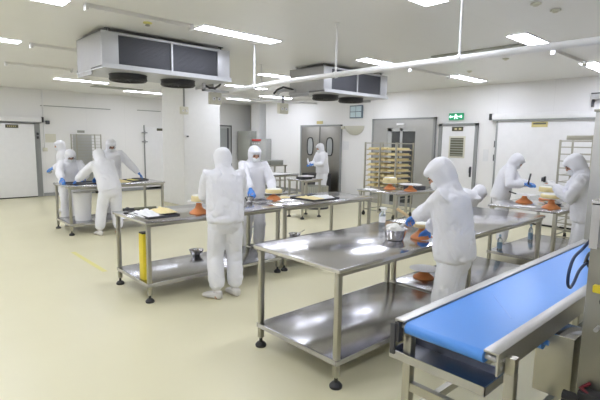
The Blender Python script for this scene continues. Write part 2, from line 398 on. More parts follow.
t = thing('wall_hatch', 'large square pale panel on the left wall inside the tall rack', 'panel', (4.2, y0, 0))
part('panel', bx(0, -.03, .3, .52, -.003, 1.74, bev=.004), 'cabinet2', t)
single('door_sign', bx(0, -.02, 0, .20, -.002, .07), 'cabinet', 'small grey sign on the left wall above the tall rack', 'sign', (4.33, y0, 1.81))
t = thing('wall_valve', 'round steel valve wheel low on the left wall beside the leftmost worker', 'valve', (3.52, y0, .70))
part('stem', MB().cyl((0, -.002, 0), (0, -.08, 0), .02), 'seam', t); part('wheel', MB().cyl((0, -.06, 0), (0, -.085, 0), .06), 'cabinet', t)

def rack(name, label, x, y, Lx, Ly, H, levels, rung=.02, rz=0, mid=False, cross=False):
    t = thing(name, label, 'rack', (x, y, 0), rz)
    xs = (0, Lx); ys = (0, Ly)
    for a in xs:
        for b in ys + ((Ly/2,) if mid else ()):
            part('post', bx(a-.014, b-.014, .1, a+.014, b+.014, H), 'steel2', t)
    for z in (H-.02, .14):
        m = MB()
        for a in xs: m.box(a-.01, -.01, z-.01, a+.01, Ly+.01, z+.01)
        for b in ys: m.box(0, b-.01, z-.01, Lx, b+.01, z+.01)
        part('frame', m, 'steel2', t)
    for z in levels:
        if cross:
            for a in xs: part('cross_runner', bx(a-.012, 0, z-.008, a+.012, Ly, z+.008), 'steel2', t)
        for b in ys: part('runner', bx(0, b-.012, z-.006, Lx, b+.012, z), 'steel2', t)
    for a in xs:
        for b in ys:
            part('caster', MB().cyl((a, b-.015, .045), (a, b+.015, .045), .045).box(a-.012, b-.02, .045, a+.012, b+.02, .11), 'rubber', t)
    return t
t = rack('tray_rack', 'tall narrow steel rack with side rungs against the left wall behind the workers', 4.10, 13.75, .66, .5, 1.77, [1.65-.085*i for i in range(16)])

# ------------------------------------------------------------------ right wall fittings
x0 = XR
t = thing('door', None, None, (x0, 9.22, 0)); t['kind'] = 'structure'; t.name = 'door_3'
part('frame', MB().box(-.05, -.03, 0, -.002, .02, 2.17).box(-.05, 1.69, 0, -.002, 1.75, 2.17).box(-.05, -.03, 2.12, -.002, 1.75, 2.17), 'seam', t)
for a, b, wy0, wy1 in ((.03, .85, .28, .58), (.87, 1.69, 1.14, 1.42)):
    lf = part('leaf', bx(-.045, a, .02, -.006, b, 2.12, bev=.003), 'doorsteel', t)
    def oval(yc, zc, ry, rz_, n=24):
        return [V((0, yc + ry*math.copysign(abs(math.cos(2*PI*i/n))**.6, math.cos(2*PI*i/n)), zc + rz_*math.copysign(abs(math.sin(2*PI*i/n))**.75, math.sin(2*PI*i/n)))) for i in range(n)]
    part('porthole_rim', MB().tube([p+V((-.05, 0, 0)) for p in oval((wy0+wy1)/2, 1.51, .13, .27)], .018, n=8, closed=True), 'rubber', lf)
    m = MB(); vs = [m.b.verts.new(p+V((-.048, 0, 0))) for p in oval((wy0+wy1)/2, 1.51, .125, .265)]; f = m.b.faces.new(vs)
    e = bmesh.ops.extrude_face_region(m.b, geom=[f])['geom']; bmesh.ops.translate(m.b, verts=[v for v in e if isinstance(v, bmesh.types.BMVert)], vec=(-.004, 0, 0))
    part('pane', m, 'glasspale', lf)
part('meeting_strip', bx(-.05, .85, .02, -.01, .87, 2.12), 'rubber', t)
single('door_sign', bx(-.02, 0, 0, -.002, .26, .09), 'goldsign', 'small gold sign above the grey double swing doors', 'sign', (x0, 10.0, 2.2))
# wall bowl
t = thing('wall_uplight', 'cream half bowl lamp on the wall right of the double swing doors', 'wall lamp', (x0, 8.70, 1.86))
m = MB(); rings = []
for i in range(7):
    a = i/6*PI/2; rings.append((V((-.001, 0, .26-.26*math.sin(a)+.0)), V((0, 1, 0)), V((-1, 0, 0)), .34*math.cos(a)+.004, .2*math.cos(a)+.003))
for c, X, Y, rx, ry in rings: pass
R_ = []
for c, X, Y, rx, ry in rings:
    R_.append([m.b.verts.new(c + X*rx*math.cos(PI*j/16) + Y*ry*math.sin(PI*j/16)) for j in range(17)])
for a, b in zip(R_, R_[1:]):
    for j in range(16): m.b.faces.new((a[j], a[j+1], b[j+1], b[j]))
m.b.faces.new(R_[0]); m.b.faces.new([r[0] for r in R_] + [r[-1] for r in reversed(R_)])
part('bowl', m, 'shade', t)
part('bracket', bx(-.06, .38, .18, -.002, .50, .26, bev=.006), 'cream', t)
t = thing('wall_panel', 'square blue grey framed panel of four pale panes high on the right wall', 'wall panel', (x0, 8.42, 2.34))
part('frame', bx(-.05, 0, 0, -.002, .46, .36, bev=.004), 'bluegrey', t)
for a in (.03, .24):
    for b in (.03, .19): part('pane', bx(-.056, a, b, -.048, a+.19, b+.14), 'iceblue', t)
single('wall_notice', bx(-.006, 0, 0, -.001, .34, .25), 'paper', 'faint white paper notice on the wall between the swing doors and the tray rack', 'notice', (x0, 8.92, 1.43))
# steel doorway
t = thing('door', None, None, (x0, 6.14, 0)); t['kind'] = 'structure'; t.name = 'door_4'
part('surround', MB().box(-.06, 0, 0, -.002, .50, 2.26).box(-.06, 1.36, 0, -.002, 1.83, 2.26).box(-.06, .50, 2.05, -.002, 1.36, 2.26), 'frame_steel', t)
part('pane', bx(-.03, .50, 0, -.01, 1.36, 2.05), 'glass', t)
part('inner_frame', MB().box(-.05, .90, 0, -.02, .97, 2.05).box(-.05, 1.24, 0, -.02, 1.36, 2.05).box(-.05, .50, 1.96, -.02, 1.36, 2.05), 'cabinet2', t)
part('outer_trim', MB().box(-.07, -.06, 0, -.002, 0, 2.30).box(-.07, 1.83, 0, -.002, 1.89, 2.30).box(-.07, -.06, 2.26, -.002, 1.89, 2.30), 'seam', t)
part('lamp', bx(-.09, .83, 2.12, -.06, 1.07, 2.17, bev=.004), 'white', t)
# white door with louvre
t = thing('door', None, None, (x0, 5.0, 0)); t['kind'] = 'structure'; t.name = 'door_5'
part('frame', MB().box(-.05, 0, 0, -.002, .07, 2.14).box(-.05, .90, 0, -.002, .99, 2.14).box(-.05, 0, 2.08, -.002, .99, 2.14), 'seam', t)
lf = part('leaf', bx(-.04, .075, .02, -.004, .895, 2.075, bev=.003), 'white', t)
part('window_frame', bx(-.05, .29, 1.33, -.038, .70, 1.84, bev=.003), 'cream', lf)
p = part('pane', bx(-.056, .33, 1.37, -.048, .66, 1.80), 'louver', lf)
m = MB()
for i in range(7): m.box(-.062, .33, 1.39+i*.06, -.055, .66, 1.41+i*.06)
part('louvre_slats', m, 'cabinet', p)
part('handle', MB().box(-.05, .10, .90, -.04, .15, 1.14, bev=.004).box(-.09, .11, 1.0, -.05, .14, 1.12, bev=.006), 'dark', lf)
s = part('sign', bx(-.055, .36, 1.96, -.042, .64, 2.06), 'signdark', lf)
part('sign_lettering', MB().box(-.058, .40, 1.99, -.053, .46, 2.03).box(-.058, .51, 1.99, -.053, .57, 2.03), 'gold', s)
t = thing('exit_sign', 'green lit exit sign with running figure and arrows above the white door', 'exit sign', (x0, 5.38, 2.22))
part('case', bx(-.05, 0, 0, -.002, .36, .16, bev=.004), 'green', t)
m = MB()   # running figure between two arrows
m.box(-.054, .155, .055, -.049, .205, .105).box(-.054, .17, .108, -.049, .20, .135).box(-.054, .20, .075, -.049, .235, .09).box(-.054, .125, .08, -.049, .16, .095)
m.box(-.054, .195, .02, -.049, .215, .06).box(-.054, .13, .03, -.049, .165, .05).box(-.054, .03, .065, -.049, .11, .09).box(-.054, .25, .065, -.049, .33, .09)
m.box(-.054, .03, .05, -.049, .05, .105).box(-.054, .31, .05, -.049, .33, .105)
part('sign_marks', m, 'lit', t)
single('wall_notice', bx(-.006, 0, 0, -.001, .12, .27), 'paper', 'narrow faint notice on the wall right of the white door', 'notice', (x0, 4.74, 1.28))
# big sliding door
t = thing('sliding_door', 'large white sliding cold room door on the right wall behind two workers', 'sliding door', (x0, 2.3, 0)); t['kind'] = 'structure'
part('leaf', bx(-.14, -1.3, .04, -.05, 2.22, 2.17, bev=.01), 'white', t)
part('bottom_seal', bx(-.13, -1.3, .005, -.06, 2.22, .04), 'rubber', t)
part('edge_strip', bx(-.15, 2.2, .04, -.05, 2.24, 2.17, bev=.004), 'seam', t)
s = part('sign', bx(-.15, 1.19, 2.03, -.14, 1.50, 2.14), 'goldsign', t); part('sign_band', bx(-.153, 1.22, 2.085, -.149, 1.47, 2.12), 'louver', s)
t = thing('door_track', 'long white door track box with a black end cap above the right sliding door', 'door track', (x0, 2.3, 2.2))
part('rail_box', bx(-.19, -2.2, 0, -.01, 2.33, .12, bev=.008), 'white', t)
part('lower_lip', bx(-.18, -2.2, -.035, -.13, 2.3, 0), 'seam', t)
part('end_cap', bx(-.20, 2.33, -.01, 0, 2.39, .13, bev=.008), 'black', t)
struct('trim_3', MB().box(x0-.06, 4.52, 0, x0, 4.58, 2.2, bev=.006), 'cabinet2')
t = thing('door_latch', 'dark latch fittings on the left post of the right sliding door', 'latch', (x0-.06, 4.55, 0))
for z in (1.30, 1.60): part('latch', bx(-.05, -.02, z, -.001, .03, z+.14, bev=.004), 'dark', t)
t = thing('door_chain', 'dark hanging bracket at the right end of the right sliding door', 'bracket', (9.86, 2.18, 1.72))
part('arm', MB().box(-.02, -.02, 0, .02, .06, .44).cyl((-.03, .02, .05), (-.03, .10, .42), .012), 'seam', t)
t = thing('wall_cabinet', 'grey trimmed box high on the right wall at the right edge', 'cabinet', (x0, 1.6, 2.50))
part('body', bx(-.12, 0, .04, -.002, 1.17, .16, bev=.006), 'acwhite', t); part('top_strip', bx(-.14, -.01, .16, -.002, 1.18, .20), 'white', t); part('painted_shadow', bx(-.125, -.005, .14, -.002, 1.175, .16), 'dark', t); part('bracket', bx(-.10, 1.14, -.1, -.002, 1.165, .05), 'dark', t)  # solid dark strip stands for the shaded gap under the top strip
# recess cabinets
t = thing('electrical_cabinet', 'tall grey green electrical cabinet in the far corner', 'cabinet', (x0-.05, 13.4, .92))
part('body', bx(-.22, 0, 0, .549, .78, 1.08, bev=.008), 'cabinet', t); part('door_panel', bx(-.235, .04, .05, -.22, .74, 1.03, bev=.004), 'cabinet', t)
t = thing('electrical_cabinet', 'grey control cabinet with a red strip in the far corner beside the white wall', 'cabinet', (x0-.02, 12.50, .84))
part('body', bx(-.25, 0, 0, 0, .75, .88, bev=.008), 'cabinet2', t); part('door_panel', bx(-.262, .04, .04, -.25, .71, .84, bev=.004), 'cabinet2', t)
part('red_strip', bx(-.29, .24, .80, -.25, .74, .87), 'redpaint', t)
m = MB()
for i in range(4): m.cyl((-.262, .35+i*.12, .72), (-.285, .35+i*.12, .72), .025, n=10)
part('indicator_lamp', m, 'white', t)

# ------------------------------------------------------------------ steel work tables
def leg_mesh(x, y, z1):
    return MB().box(x-.02, y-.02, .075, x+.02, y+.02, z1, bev=.004)
def add_legs(t, xs, ys, ztop):
    for x in xs:
        for y in ys:
            l = part('leg', leg_mesh(x, y, ztop), 'steel2', t)
            part('levelling_foot', MB().lathe([(.042, 0), (.045, .006), (.045, .018), (.030, .036), (.014, .042), (.012, .076)], (x, y, 0), n=16), 'rubber', l)
def table(name, label, x, y, L, W, H=.85, shelf=.20):
    t = thing(name, label, 'work table', (x, y, 0), 0)
    part('tabletop', bx(0, 0, H-.03, L, W, H, bev=.003), 'steel', t, label='brushed steel top')
    for yy in (.02, W-.04): part('apron', bx(.02, yy, H-.06, L-.02, yy+.02, H-.03), 'steel2', t)
    if shelf:
        part('undershelf', MB().box(.025, .025, shelf-.012, L-.025, W-.025, shelf, bev=.002).box(.02, .02, shelf-.035, L-.02, .032, shelf).box(.02, W-.032, shelf-.035, L-.02, W-.02, shelf)
             .box(.02, .03, shelf-.035, .032, W-.03, shelf).box(L-.032, .03, shelf-.035, L-.02, W-.03, shelf), 'shelf', t)
    add_legs(t, (.045, L-.045), (.045, W-.045), H-.031)
    return t
table('work_table', 'large steel work table in the foreground, nearest to the camera', 2.144, 1.94, 1.78, .93)
table('work_table', 'steel work table behind the conveyor, end to end with the foreground table', 3.945, 1.94, 1.775, .93)
table('work_table', 'steel work table at right with two workers and cakes on it', 6.15, 1.94, 1.8, .90)
table('work_table', 'steel work table at centre left with the yellow box on its lower shelf', 1.894, 4.32, 1.795, .878)
table('work_table', 'steel work table in the middle row carrying the long tray of cake sheet', 3.715, 4.32, 1.79, .878)
table('work_table', 'steel work table in front of the tray rack full of cakes', 6.16, 4.35, 1.5, .86)
table('work_table', 'steel work table at far left with four workers round it', 2.286, 8.267, 1.76, .89)
table('work_table', 'small steel table near the double swing doors', 6.56, 7.05, .60, .52, shelf=.25)
table('work_table', 'long distant steel table behind the masked worker in the middle', 6.75, 9.0, 1.5, .8, H=.80, shelf=.3)

# conveyor -------------------------------------------------------------------
CX0, CX1, CY0, CY1, CZ = 1.63, 4.35, .68, 1.13, .90
t = thing('belt_conveyor', 'blue belt conveyor with steel side rails at the lower right', 'conveyor', (CX0, CY0, 0))
W = CY1-CY0; L = CX1-CX0
m = MB(); n = 10; prof = []
r = .026
for i in range(n+1): a = PI/2 + PI*i/n; prof.append((r + r*math.cos(a) + .0, CZ-.004-r + r*math.sin(a)))
prof = [(p[0]-.005, p[1]) for p in prof]
prof = [(L-.1, CZ-.004)] + prof + [(L-.1, CZ-.004-2*r)]
va = [m.b.verts.new((p[0], .052, p[1])) for p in prof]; vb = [m.b.verts.new((p[0], W-.048, p[1])) for p in prof]
for i in range(len(prof)-1): m.b.faces.new((va[i], va[i+1], vb[i+1], vb[i]))
m.b.faces.new((va[-1], va[0], vb[0], vb[-1])); m.b.faces.new(va); m.b.faces.new(list(reversed(vb)))
part('belt', m, 'belt', t, label='smooth blue belt')
part('belt_splice', MB().box(.55, .052, CZ-.0045, .556, W-.048, CZ-.0033, rot=Matrix.Rotation(R(-52), 3, 'Z')), 'belt', t)
for nm, a, b in (('near', -.008, .05), ('far', W-.045, W+.004)):
    rl = part('side_rail', MB().box(0, a, CZ-.004, L-.1, b, CZ+.004, bev=.001).box(0, (-.008 if nm == 'near' else W-.004), CZ-.085, L-.1, (.0 if nm == 'near' else W+.004), CZ-.004), 'rail', t)
    for k, (bxx, bz) in enumerate(((.02, CZ-.025), (.05, CZ-.035), (.03, CZ-.06))):
        yy = -.012 if nm == 'near' else W+.012
        part('bolt', MB().cyl((bxx, .0 if nm == 'near' else W, bz), (bxx, yy, bz), .008, n=8), 'galv', rl)
part('return_roller', MB().cyl((.55, .02, CZ-.12), (.55, W-.02, CZ-.12), .035).cyl((.55, -.0, CZ-.12), (.55, W, CZ-.12), .012), 'belt', t)
part('belt_return', MB().tube([(.10, W/2, CZ-.062), (.35, W/2, CZ-.075), (.7, W/2, CZ-.09), (2.55, W/2, CZ-.075)], [.002]*4, n=4), 'belt', t)
m = MB()
for i in range(8): pass
part('idler_shaft', MB().cyl((.028, .005, CZ-.03), (.028, W-.005, CZ-.03), .012), 'galv', t)
for x in (.07, 2.5):
    for y in (-.03, W-.03):
        part('leg', MB().box(x-.02, y-.02, .03, x+.02, y+.02, CZ-.085, bev=.003).box(x-.018, y-.018, CZ-.1, x+.018, y+.018, CZ-.02), 'steel2', t)
part('cross_bar', MB().box(.055, -.01, .56, .085, W-.05, .60).box(.09, .01, .40, 2.48, .04, .44).box(.09, W-.04, .40, 2.48, W-.01, .44), 'steel2', t)
part('end_plate', MB().box(-.004, W-.02, CZ-.10, .03, W+.002, CZ-.01).box(-.012, W-.005, CZ-.16, .0, W+.02, CZ-.02, bev=.002), 'dark', t)
# crumb tray under the end
ty = thing('crumb_tray', None, None); ty.parent = t; ty.location = (.03, .05, CZ-.195)
a, b, d, h = .19, W-.01, .003, .035
part('tray_rim', MB().box(-.006, -.006, -.002, -.001, b+.006, h+.001).box(-.006, -.006, -.002, a+.004, -.001, h+.001).box(a+.001, -.006, -.002, a+.006, b, h+.001), 'rail', ty)
part('tray_pan', MB().box(0, 0, 0, a, b, d).box(0, 0, 0, d, b, h).box(a-d, 0, 0, a, b, h).box(0, 0, 0, a, d, h).box(0, b-d, 0, a, b, h), 'traysteel', ty)
bt = thing('motor_box', 'rectangular steel box hung beside the conveyor rail', 'box', (2.265, .600, .495))
part('body', bx(0, 0, 0, .18, .165, .30, bev=.004), 'steel2', bt); part('lid', bx(-.003, -.003, .30, .183, .168, .306, bev=.001), 'steel', bt)
part('mounting_bracket', MB().box(.22, .0, .22, .40, .06, .29, bev=.004).box(.17, .02, .20, .23, .05, .24), 'machine', bt)

t = thing('steel_tower', 'tall grey steel column at the right edge behind the control box', 'machine', (4.32, .365, 0))
part('column', bx(0, 0, .05, .5, .79, 1.95, bev=.01), 'frame_steel', t); part('top_cap', bx(-.01, -.01, 1.95, .51, .80, 1.97, bev=.004), 'steel2', t)
part('base_plate', bx(-.03, -.03, 0, .53, .82, .05, bev=.005), 'dark', t)

# control machine --------------------------------------------------------------
t = thing('control_machine', 'tall olive steel machine with control box at the right edge beside the conveyor', 'machine', (2.10, .535, 0))
part('lower_housing', bx(0, -.62, .06, .55, 0, 1.28, bev=.006), 'machine', t)
b = part('control_box', MB().box(-.03, -.6, 1.275, .4, -.01, 1.46, bev=.008), 'acside', t)
part('box_lid_rim', MB().box(-.04, -.6, 1.44, .42, .0, 1.465, bev=.005).box(-.04, -.035, 1.27, -.028, -.005, 1.45), 'steel', b)
part('red_button', MB().box(-.045, -.10, 1.38, -.03, -.07, 1.41), 'redpaint', b)
part('column', MB().box(.02, -.62, 1.46, .32, -.035, 1.80, bev=.006), 'machine', t)
kb = part('clamp_knob', MB().cyl((-.001, -.10, .93), (-.035, -.10, .93), .022).cyl((-.001, -.06, .945), (-.05, -.06, .945), .008), 'galv', t)
part('yellow_clamp', MB().box(-.03, -.12, 1.09, 0, -.03, 1.12, bev=.004), 'yellow', t)
part('hose_fitting', MB().cyl((-.03, -.08, 1.06), (0, -.08, 1.06), .022).cyl((-.05, -.10, 1.05), (-.03, -.10, 1.05), .014), 'black', t)
part('air_valve', MB().box(-.07, -.12, .60, -.001, -.02, .68, bev=.01).cyl((-.06, -.03, .64), (-.06, .03, .64), .02).tube([(-.02, -.02, .62), (-.04, .03, .6), (-.03, .05, .5), (-.01, .02, .4)], .012), 'black', t)
part('red_hose', MB().tube([(-.01, -.05, .70), (-.05, -.03, .69), (-.06, -.08, .66), (-.03, -.12, .68)], .008), 'red', t)
for a in (.05, .5):
    for bq in (-.57, -.05): part('foot', MB().lathe([(.03, 0), (.03, .02), (.012, .03), (.012, .06)], (a, bq, 0)), 'rubber', t)
def smooth_path(pts, k=6):
    P = [V(p) for p in pts]; out = []
    for i in range(len(P)-1):
        p0, p1, p2, p3 = P[max(i-1, 0)], P[i], P[i+1], P[min(i+2, len(P)-1)]
        for j in range(k):
            u = j/k; out.append(.5*((2*p1) + (p2-p0)*u + (2*p0-5*p1+4*p2-p3)*u*u + (3*p1-p0-3*p2+p3)*u**3))
    return out + [P[-1]]
single('power_cable', MB().tube(smooth_path([(2.14, .548, 1.285), (2.10, .56, 1.255), (2.00, .56, 1.235), (1.955, .56, 1.19), (1.95, .56, 1.14), (1.985, .56, 1.115), (2.03, .56, 1.13), (2.08, .56, 1.165), (2.13, .55, 1.19), (2.2, .55, 1.17), (2.3, .55, 1.15)]), .006, n=8), 'cable', 'dark blue cable looping over the blue belt from the control box', 'cable')
single('power_cable', MB().tube(smooth_path([(2.14, .55, 1.20), (2.2, .555, 1.16), (2.3, .555, 1.14), (2.32, .56, 1.20), (2.2, .56, 1.22), (2.13, .555, 1.19)]), .006, n=8), 'black', 'black cable coiled on the side of the machine at the right edge', 'cable')

# ------------------------------------------------------------------ people
def evaluate_remesh(o, vox, smooth_it, wr=0., wsc=8., seed=0, damp=None):
    md = o.modifiers.new('r', 'REMESH'); md.mode = 'VOXEL'; md.voxel_size = vox; md.use_smooth_shade = True
    if smooth_it: ms = o.modifiers.new('s', 'SMOOTH'); ms.factor = .5; ms.iterations = smooth_it
    dg = bpy.context.evaluated_depsgraph_get(); dg.update()
    me = bpy.data.meshes.new_from_object(o.evaluated_get(dg)); o.modifiers.clear()
    mt = o.data.materials[0]; o.data = me
    me.materials.clear(); me.materials.append(mt)
    if wr:
        off = V((seed*7.3, seed*3.1, seed*1.7))
        nr = [v.normal.copy() for v in me.vertices]
        for v, nn in zip(me.vertices, nr):
            p = v.co; q = V((p.x*wsc, p.y*wsc, p.z*wsc*.55)) + off
            q2 = V((p.x*wsc*1.1 + p.z*4, p.y*wsc*1.1 - p.z*3, p.z*wsc*.9)) + off
            a = noise.noise(q*.8); b = noise.noise(q2)
            q3 = V(((p.x-p.z*.5)*wsc*1.7, p.y*wsc*1.7, (p.z+p.x*.6)*wsc*.8)) - off
            c = noise.noise(q3)
            k = wr*(.75*a - .65*math.exp(-(b/.17)**2)*max(0, .4+a*1.6) - .4*math.exp(-(c/.15)**2)*max(0, .3-a*1.5))
            if damp: k *= damp(p)
            v.co = p + nn*k
    for p in me.polygons: p.use_smooth = True
    return o

def ik(S, T, l1, l2, hint):
    d = T-S; L = d.length
    if L > (l1+l2)*.995: T = S + d*((l1+l2)*.995/L); d = T-S; L = d.length
    a = (l1*l1-l2*l2+L*L)/(2*L); h = math.sqrt(max(l1*l1-a*a, 1e-6)); u = d.normalized()
    hh = (hint - u*hint.dot(u)).normalized()
    return S + u*a + hh*h, T

def hand(m, wr, d, n, side, curl=.6, k=1.0, sc=1.0):
    """five finger hand: wr wrist, d finger direction, n palm facing, side +1/-1; k scales radii"""
    d = d.normalized(); n = (n - d*n.dot(d)).normalized(); t = d.cross(n)*side
    m.loft([(wr-d*.03*sc, t, n, .026*k*sc, .022*k*sc), (wr+d*.01*sc, t, n, .029*k*sc, .019*k*sc), (wr+d*.05*sc, t, n, .040*k*sc, .017*k*sc), (wr+d*.085*sc, t, n, .040*k*sc, .014*k*sc)], n=14)
    for i, (o, L) in enumerate(((.029, .072), (.010, .080), (-.010, .075), (-.029, .060))):
        L *= sc; p = wr + d*.075*sc + t*o*sc; pts = [p]; dd = d.copy(); sp = t*(o*.12)
        for j, f in enumerate((.45, .32, .23)):
            ang = curl*(.5 if j == 0 else .8) * (1+.12*(i-1.5))
            dd = (dd*math.cos(ang) + (n - dd*n.dot(dd)).normalized()*math.sin(ang)).normalized()
            p = p + (dd+sp*.8)*(L*f+.012*sc*(j == 0)); pts.append(p)
        m.tube(pts, [.0098*k*sc, .0095*k*sc, .0088*k*sc, .0070*k*sc], n=8)
    p = wr + d*.018*sc + t*.024*sc
    a = (d*.62 + t*.70 + n*.25).normalized(); b = (d*.85 + t*.25 + n*.45).normalized()
    m.tube([p, p+a*.034*sc, p+a*.034*sc+b*.03*sc, p+a*.034*sc+b*.03*sc+(b+n*.3).normalized()*.022*sc], [.0135*k*sc, .0125*k*sc, .011*k*sc, .0085*k*sc], n=8)
    return m

SEED = [0]
def person(label, loc, face, H=1.6, lean=8, side=0, hip=(0, 0), hipz=.86, head=(15, 0), hands=None, feet=((-.10, 0), (.10, 0)), toe=(0, 0), vox=.013,
           glove='glove', wr=.013, grip=(.6, .6), wide=1.0, palm=None, foldhint=None, shoulder_yaw=0, fingerdir=None, glasses=False, collar=True, hair=False):
    """local frame: +Y forward, +X right.  face = heading of forward, degrees anticlockwise from world +Y"""
    SEED[0] += 1; sd = SEED[0]
    s = H/1.6
    t = thing('person', label, 'person', loc, R(face))
    lean = R(lean); side = R(side)
    def dirn(a): return V((math.sin(side)*math.cos(a*.3), math.sin(a), math.cos(a)*math.cos(side))).normalized()
    P = V((hip[0], hip[1], hipz*s))
    u1, u2, u3 = dirn(lean*.55), dirn(lean*.9), dirn(lean*1.1)
    Wp = P+u1*.18*s; C = Wp+u2*.20*s; N = C+u3*.14*s
    SX = V((math.cos(shoulder_yaw), math.sin(shoulder_yaw), 0)); PX = V((1, 0, 0))
    hp = lean*.9 + R(head[0]); hy = R(head[1])
    hu = V((math.sin(side)*.5, math.sin(hp*.55), math.cos(hp*.55))).normalized()
    NK = N + V((0, math.sin(lean*1.1+R(head[0])*.3), math.cos(lean*1.1+R(head[0])*.3)))*.052*s
    hf = Matrix.Rotation(hy, 3, 'Z') @ V((0, math.cos(hp), -math.sin(hp)))
    hU = Matrix.Rotation(hy, 3, 'Z') @ V((0, math.sin(hp), math.cos(hp)))
    hX = hf.cross(hU).normalized()
    Hc = NK + hU*.060*s + hf*.025*s
    def fwd(u, X): return u.cross(X).normalized()*-1 if u.cross(X).dot(V((0, 1, -.2))) < 0 else u.cross(X).normalized()
    def ax(u, X):
        X = (X - u*X.dot(u)).normalized(); return X, u.cross(X).normalized()
    S = [N - u3*.055*s + ax(u3, SX)[0]*(-.16*s*wide), N - u3*.055*s + ax(u3, SX)[0]*(.16*s*wide)]
    hands = hands or [(-.25, .1, .75), (.25, .1, .75)]
    l1, l2 = .285*s, .245*s
    arms = []
    for i in (0, 1):
        sg = (-1, 1)[i]; hint = V(foldhint[i]) if foldhint else V((sg*.6, -.45, -.75))
        E, Wr = ik(S[i], V(hands[i]), l1, l2, hint); arms.append((S[i], E, Wr, sg))
    legs = []
    for i in (0, 1):
        sg = (-1, 1)[i]; A = V((feet[i][0], feet[i][1], .075*s)); hj = P + V((sg*.085*s, 0, -.02*s))
        K, A2 = ik(hj, A, (hipz-.09)/.77*.387*s, (hipz-.09)/.77*.387*s, V((sg*.12, 1, 0))); legs.append((hj, K, A2, sg, A))
    def torso(m, e, neck=True):
        for X, rs in ((PX, None),): pass
        rings = []
        for c, u, X, rx, ry in ((P-u1*.10*s, u1, PX, .130, .095), (P, u1, PX, .130, .090), (Wp, u1, PX*.5+SX*.5, .125, .090), (C, u2, SX, .155, .108), (N-u3*.06*s, u3, SX, .135, .085), (N, u3, SX, .065, .062)):
            a, b = ax(u, X); rings.append((c, a, b, rx*s*wide+e, ry*s+e))
        m.loft(rings, n=20, sup=.9)
    # --- body: one continuous mesh
    m = MB(); torso(m, 0)
    m.tube([N-u3*.03*s, NK, Hc], [.052*s, .048*s, .05*s], n=12)
    m.ball(Hc, .071*s, .092*s, .110*s, hX, hf, hU); m.ball(Hc-hU*.06*s+hf*.03*s, .05*s, .055*s, .055*s, hX, hf, hU)
    m.loft([(Hc+hf*.085*s+hU*.02*s, hX, hU, .008*s, .01*s), (Hc+hf*.105*s-hU*.02*s, hX, hU, .015*s, .012*s)], n=8)
    for sg in (-1, 1): m.ball(Hc+hX*sg*.073*s-hU*.005*s, .012*s, .02*s, .032*s, hX, hf, hU, n=8, m=6)
    for (a, b, c, sg) in arms: m.tube([a, a.lerp(b, .5), b, b.lerp(c, .5), c], [.045*s, .042*s, .036*s, .034*s, .024*s], n=12)
    for (a, b, c, sg, A) in legs:
        m.tube([a, a.lerp(b, .5), b, b.lerp(c, .35), c], [.078*s, .068*s, .05*s, .05*s, .034*s], n=12)
        m.loft([(c+V((0, -.04*s, -.045*s)), V((1, 0, 0)), V((0, .2, 1)).normalized(), .026, .026), (c+V((0, .02*s, -.04*s)), V((1, 0, 0)), V((0, 0, 1)), .032, .028), (c+V((0, .12*s, -.052*s)), V((1, 0, 0)), V((0, 0, 1)), .034, .016)], n=10)
    gl = []
    for i, (a, b, c, sg) in enumerate(arms):
        d = (c-b).normalized()
        if fingerdir and fingerdir[i]: d = V(fingerdir[i]).normalized()
        n = V(palm[i]) if palm and palm[i] else V((-sg*.35, .1, -1))
        gl.append((c, d, n, -sg)); hand(m, c, d, n, -sg, grip[i], .80, s)
    body = m.build('body', 'skin', t); evaluate_remesh(body, .0085 if vox < .012 else .011, 2)
    # --- jacket with hood
    m = MB(); e = .030
    rings = []
    for c, u, X, rx, ry in ((P-u1*.06*s, u1, PX, .165, .135), (P-u1*.03*s, u1, PX, .192, .158), (P+u1*.05*s, u1, PX, .196, .156), (Wp, u1, PX*.5+SX*.5, .190, .148), (C, u2, SX, .190, .145), (C.lerp(N, .45), u2, SX, .182, .130), (N-u3*.035*s, u3, SX, .135, .100), (N+u3*.015*s, u3, SX, .085, .085)):
        a, b = ax(u, X); rings.append((c, a, b, rx*s*wide, ry*s))
    m.loft(rings, n=24, sup=.88)
    for (a, b, c, sg) in arms:
        inn = a + (N-a)*.45 - u3*.03*s
        m.tube([inn, a, a.lerp(b, .45), b, b.lerp(c, .5), b.lerp(c, .86), b.lerp(c, .97)], [.050*s, .074*s, .079*s, .075*s, .070*s, .056*s, .038*s], n=14)
    # hood: flared neck, back of head, brow
    hb = -.024*s
    a1, b1 = ax(u3, SX)
    m.loft([(N-u3*.02*s, a1, b1, .105*s, .085*s), (N.lerp(NK, .5)+hf*hb*.4, hX, hf, .078*s, .078*s), (Hc-hU*.085*s+hf*hb*1.2, hX, hf, .080*s, .080*s), (Hc-hU*.045*s+hf*hb, hX, hf, .093*s, .094*s),
            (Hc+hU*.0*s+hf*hb, hX, hf, .099*s, .104*s), (Hc+hU*.05*s+hf*hb*.8, hX, hf, .097*s, .108*s), (Hc+hU*.087*s+hf*hb*.8, hX, hf, .080*s, .092*s), (Hc+hU*.110*s+hf*hb, hX, hf, .052*s, .060*s), (Hc+hU*.120*s+hf*hb, hX, hf, .018*s, .022*s)], n=20)
    m.ball(Hc+hU*.062*s+hf*.004*s, .086*s, .100*s, .045*s, hX, hf, hU)
    for sg in (-1, 1): m.ball(Hc+hX*sg*.062*s+hf*.028*s-hU*.03*s, .022*s, .045*s, .07*s, hX, hf, hU, n=10, m=6)
    j = m.build('hooded_jacket', 'cloth', t)
    hc = Hc
    evaluate_remesh(j, vox, 4, wr, 9, sd, lambda p: .35 if (p-hc).length < .15*s else 1.)
    # --- trousers
    m = MB()
